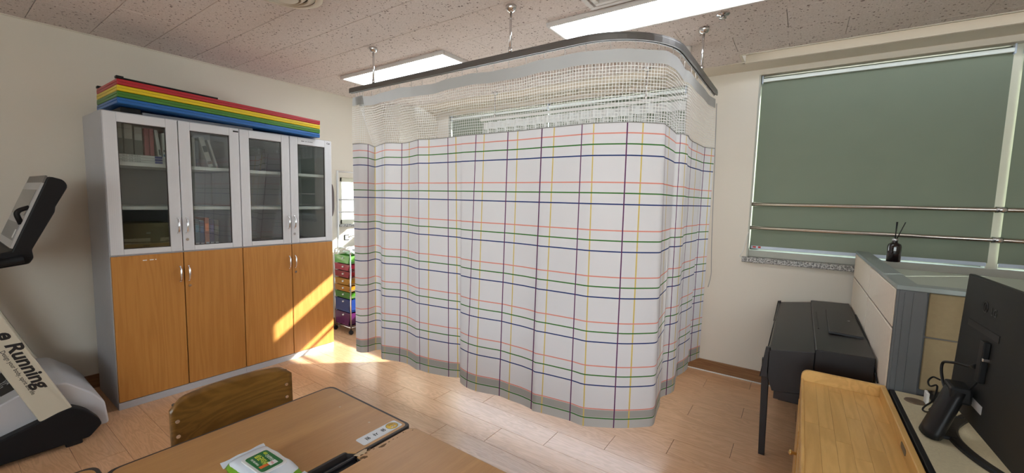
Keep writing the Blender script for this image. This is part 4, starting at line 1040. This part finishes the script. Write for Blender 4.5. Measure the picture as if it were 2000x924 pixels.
# monitor
t = thing('monitor', 'large black computer monitor seen from behind, tilted on its stand', 'monitor', (.5, 1.99, DZ))
TL_ = Vector((.521, 2.2, 1.293)); BL_ = Vector((.506, 2.2, .809))
ux = Vector((.025, -.9997, 0)).normalized(); dn = BL_ - TL_; dn -= ux * dn.dot(ux); Hm = dn.length; dn.normalize()
nb = ux.cross(dn).normalized()
if nb.x > 0: nb = -nb
MWd = .80
MM = Matrix((ux, -dn, -ux.cross(dn))).transposed().to_4x4()
def mp(u, v, n_=0): return TL_ + ux * u + dn * v + nb * n_
def mslab(u0, u1, v0, v1, n0, n1, bev=0):
    M = Matrix((ux, dn, nb)).transposed().to_4x4(); M.translation = TL_
    return MB().box(u0, u1, v0, v1, n0, n1, bev, 2).xf(M)
mslab(0, MWd, 0, Hm, -.018, 0, .004).build('back_cover', MON, t)
mslab(.006, MWd - .006, .004, Hm - .016, -.0195, -.0175).build('screen', base('screen_black', (.01, .01, .012), .15), t)
def muv(px, py):   # where a line of sight meets the back cover
    d = CF * F_PX + CR * (px - 1000) - CU * (py - 462); k = (TL_ - Vector((0, 0, CAM_H))).dot(nb) / d.dot(nb)
    P = Vector((0, 0, CAM_H)) + d * k - TL_; return P.dot(ux), P.dot(dn)
a_, b_ = muv(1893, 624), muv(1952, 668)
mslab(a_[0], b_[0], a_[1] - .006, b_[1] + .006, -.001, .0018).build('vent_slot', BLACKP, t)
a_, b_ = muv(1932, 668), muv(1919, 748)
mslab((a_[0] + b_[0]) / 2 - .017, (a_[0] + b_[0]) / 2 + .017, a_[1], b_[1], -.001, .016, .003).build('port_channel', BLACKP, t)
a_ = muv(1934, 706); mslab(a_[0] - .005, a_[0] + .005, a_[1] - .005, a_[1] + .005, .0, .018, .002).build('joystick', CHROME, t)
a_, b_ = muv(1893, 772), muv(1916, 806)
mslab(a_[0] - .002, b_[0] + .002, a_[1] - .004, b_[1] + .008, 0, .0012).build('rating_label', base('label_white', (.55, .55, .56), .4), t)
LG_ = base('emboss_black', (.006, .006, .007), .3)
a_ = muv(1926, 600)
MB().tube([mp(a_[0] + .017 * math.cos(q), a_[1] + .017 * math.sin(q), .0006) for q in [2 * PI * k / 24 for k in range(24)]], .0016, 5, closed=True).build('logo_ring', LG_, t)
MB().tube([mp(a_[0] - .001, a_[1] - .009, .0006), mp(a_[0] - .001, a_[1] + .008, .0006), mp(a_[0] + .008, a_[1] + .008, .0006)], .0014, 5).build('logo_stroke', LG_, t)
a_ = muv(1936, 611)
text('LG', .036, mp(a_[0], a_[1] + .008, .0002), ux, -dn, LG_, t, depth=.0008, offset=.0005)
# stand: neck and crescent base
nk = MB()
nb0, nt0 = Vector((.425, 1.985, DZ + .004)), Vector((.480, 2.005, .915))
rows = []
for k in range(9):
    q = nb0.lerp(nt0, k / 8); rr_ = .052 - .004 * k / 8
    rows.append([q + Vector((.5 * rr_ * math.cos(a) * 1.1, rr_ * 1.15 * math.sin(a), 0)) for a in [2 * PI * j / 20 for j in range(21)]])
nk.grid(rows); bmesh.ops.remove_doubles(nk.bm, verts=nk.bm.verts, dist=1e-5)
bmesh.ops.holes_fill(nk.bm, edges=nk.bm.edges, sides=40)
nk.build('stand_neck', BLACKP, t)
MB().box(.455, .508, 1.955, 2.05, .875, .930, .008, 2).build('neck_hinge', BLACKP, t)
arc = [(.575, 2.235), (.535, 2.165), (.500, 2.09), (.486, 2.03), (.482, 1.98), (.489, 1.92), (.505, 1.86), (.535, 1.79), (.585, 1.715), (.64, 1.66), (.70, 1.63)]
AP = fillet([(x, y, DZ + .007) for x, y in arc], .05, 3)
g = MB(); n_ = len(AP); prof = [(-.016, -.006), (.016, -.006), (.016, .003), (.010, .006), (-.010, .006), (-.016, .003)]; rings = []
for i, p_ in enumerate(AP):
    t_ = (AP[min(i + 1, n_ - 1)] - AP[max(i - 1, 0)]).normalized(); q = Vector((t_.y, -t_.x, 0)); rings.append([g.bm.verts.new(p_ + q * a + Vector((0, 0, b))) for a, b in prof])
for a, b in zip(rings, rings[1:]):
    for k in range(6): g.bm.faces.new((a[k], a[(k + 1) % 6], b[(k + 1) % 6], b[k]))
g.bm.faces.new(rings[0][::-1]); g.bm.faces.new(rings[-1]); g.build('stand_base', BLACKP, t)
MB().box(.43, .49, 1.965, 2.0, DZ + .0005, DZ + .014, .003).build('base_arm', BLACKP, t)
# leads
def on_y(px, py, y):
    d = CF * F_PX + CR * (px - 1000) - CU * (py - 462); return Vector((0, 0, CAM_H)) + d * (y / d.y)
def lead(name, pts, r=.0035, lab=None):
    P = [on_y(*p_) for p_ in pts]; return MB().tube(fillet(P, .03, 5), r, 7).build(name, BLACKP)
pA = mp(*muv(1918, 718), .012)
o = MB().tube(fillet([pA, on_y(1893, 716, 2.0), on_y(1870, 709, 2.06), on_y(1841, 706, 2.12), on_y(1838, 722, 2.12), on_y(1842, 750, 2.08), on_y(1850, 765, 2.04)], .02, 5), .0045, 8).build('monitor_lead', BLACKP)
tag(o, 'stiff black lead bending from the monitor back port over the stand', 'cable')
MB().tube([pA, pA.lerp(on_y(1893, 716, 2.0), .55)], .008, 8).build('lead_plug', BLACKP, o)
o = lead('coiled_lead', [(1836, 742, 2.2), (1822, 735, 2.24), (1811, 744, 2.24), (1816, 756, 2.22), (1832, 750, 2.2), (1828, 770, 2.2), (1820, 786, 2.2), (1808, 792, 2.22), (1800, 800, 2.2), (1810, 806, 2.17), (1835, 800, 2.14)], .0032)
tag(o, 'loosely coiled thin black lead beside the cable grommet', 'cable')
o = lead('floor_lead', [(1840, 812, 2.15), (1862, 812, 2.13), (1880, 818, 2.14), (1900, 800, 2.22)], .0028); tag(o, 'thin black lead lying on the desk behind the stand base', 'cable')
o = lead('signal_lead', [(1918, 735, 1.93), (1905, 752, 1.96), (1885, 768, 1.98), (1860, 772, 2.0), (1836, 782, 2.03), (1815, 800, 2.06)], .003); tag(o, 'black lead draped from the monitor over the stand neck', 'cable')
t = thing('power_adapter', 'small black power adapter against the partition foot', 'adapter', (.50, 2.33, DZ))
MB().box(.49, .56, 2.30, 2.365, DZ, DZ + .035, .004, 2).build('adapter_body', BLACKP, t); MB().box(.463, .472, 2.27, 2.31, DZ, DZ + .05, .002).build('plug_tab', WHITE, t)

# ------------------------------------------------------------------ low wooden toy shelf
t = thing('toy_shelf', 'low honey-coloured wooden shelf unit with a raised rounded rim beside the desk', 'shelf unit', (.21, 1.8, 0))
sx0, sx1, sy0, sy1, st, sr = .055, .360, 1.02, 2.405, .690, .742
MB().box(sx0 + .002, sx1 - .002, sy0 + .002, sy1 - .002, st - .022, st - .006).build('top_board', TOYW, t)
nS = 6; sw = (sx1 - .02 - sx0 - .012) / nS; random.seed(11)
for k in range(nS):
    y_ = sy0 + .002
    while y_ < sy1 - .03:
        ln = random.uniform(.3, .6); y2 = min(y_ + ln, sy1 - .021)
        MB().box(sx0 + .012 + k * sw + .0002, sx0 + .012 + (k + 1) * sw - .0002, y_ + .0002, y2 - .0002, st - .006, st, .0003).build('stave', TOYW, t); y_ = y2
MB().prism(rpoly([(sx0, st - .03), (sx1, st - .03), (sx1, sr), (sx0, sr)], [0, 0, .006, .035], 6), 'y', sy1 - .02, sy1, .002).build('rear_rim', TOYW, t)
MB().prism(rpoly([(sy0, st - .03), (sy1 - .021, st - .03), (sy1 - .021, sr), (sy0, sr)], [0, 0, 0, .03], 6), 'x', sx1 - .02, sx1, .003).build('side_rim', TOYW, t)
MB().prism(rpoly([(sy0, st - .03), (sy1 - .021, st - .03), (sy1 - .021, st + .010), (sy0, st + .004)], 0), 'x', sx0, sx0 + .012, .003).build('front_rim', TOYW, t)
mt_ = base('slot_grey', (.12, .11, .10), .4, .5)
MB().prism(rpoly([(1.825, st + .012), (1.90, st + .012), (1.90, st + .034), (1.825, st + .034)], .011, 5), 'x', sx1 - .0215, sx1 - .0195).build('grip_plate', mt_, t)
MB().box(sx0 + .02, sx1, sy1 - .02, sy1, .04, st - .03, .001).build('end_panel', TOYW, t); MB().box(sx0 + .02, sx1, sy0, sy0 + .02, .04, st - .03, .001).build('end_panel', TOYW, t)
MB().box(sx1 - .012, sx1, sy0 + .02, sy1 - .02, .04, st - .03).build('back_panel', TOYW, t)
MB().box(sx0 + .04, sx1 - .01, sy0, sy1, .0, .04).build('plinth', TOYW, t)
for k in range(3):
    a = sy0 + (sy1 - sy0) / 3 * k + .004; b = sy0 + (sy1 - sy0) / 3 * (k + 1) - .004
    dr = MB().box(sx0, sx0 + .018, a, b, .05, st - .034, .003).build('door', TOYW, t)
    MB().box(sx0 - .003, sx0 + .001, a + .05, b - .05, .10, st - .08, .002).build('door_panel', TOYW, dr)
    MB().lathe([(0, 0), (.006, 0), (.006, .012), (.011, .018), (.011, .024), (0, .028)], (0, 0, 0), 14).xf(Matrix.Translation((sx0 - .002, a + .035, .52)) @ Matrix.Rotation(-PI / 2, 4, 'Y')).build('knob', base('brass', (.65, .45, .18), .3, 1), dr)
print('objects', len(bpy.data.objects))
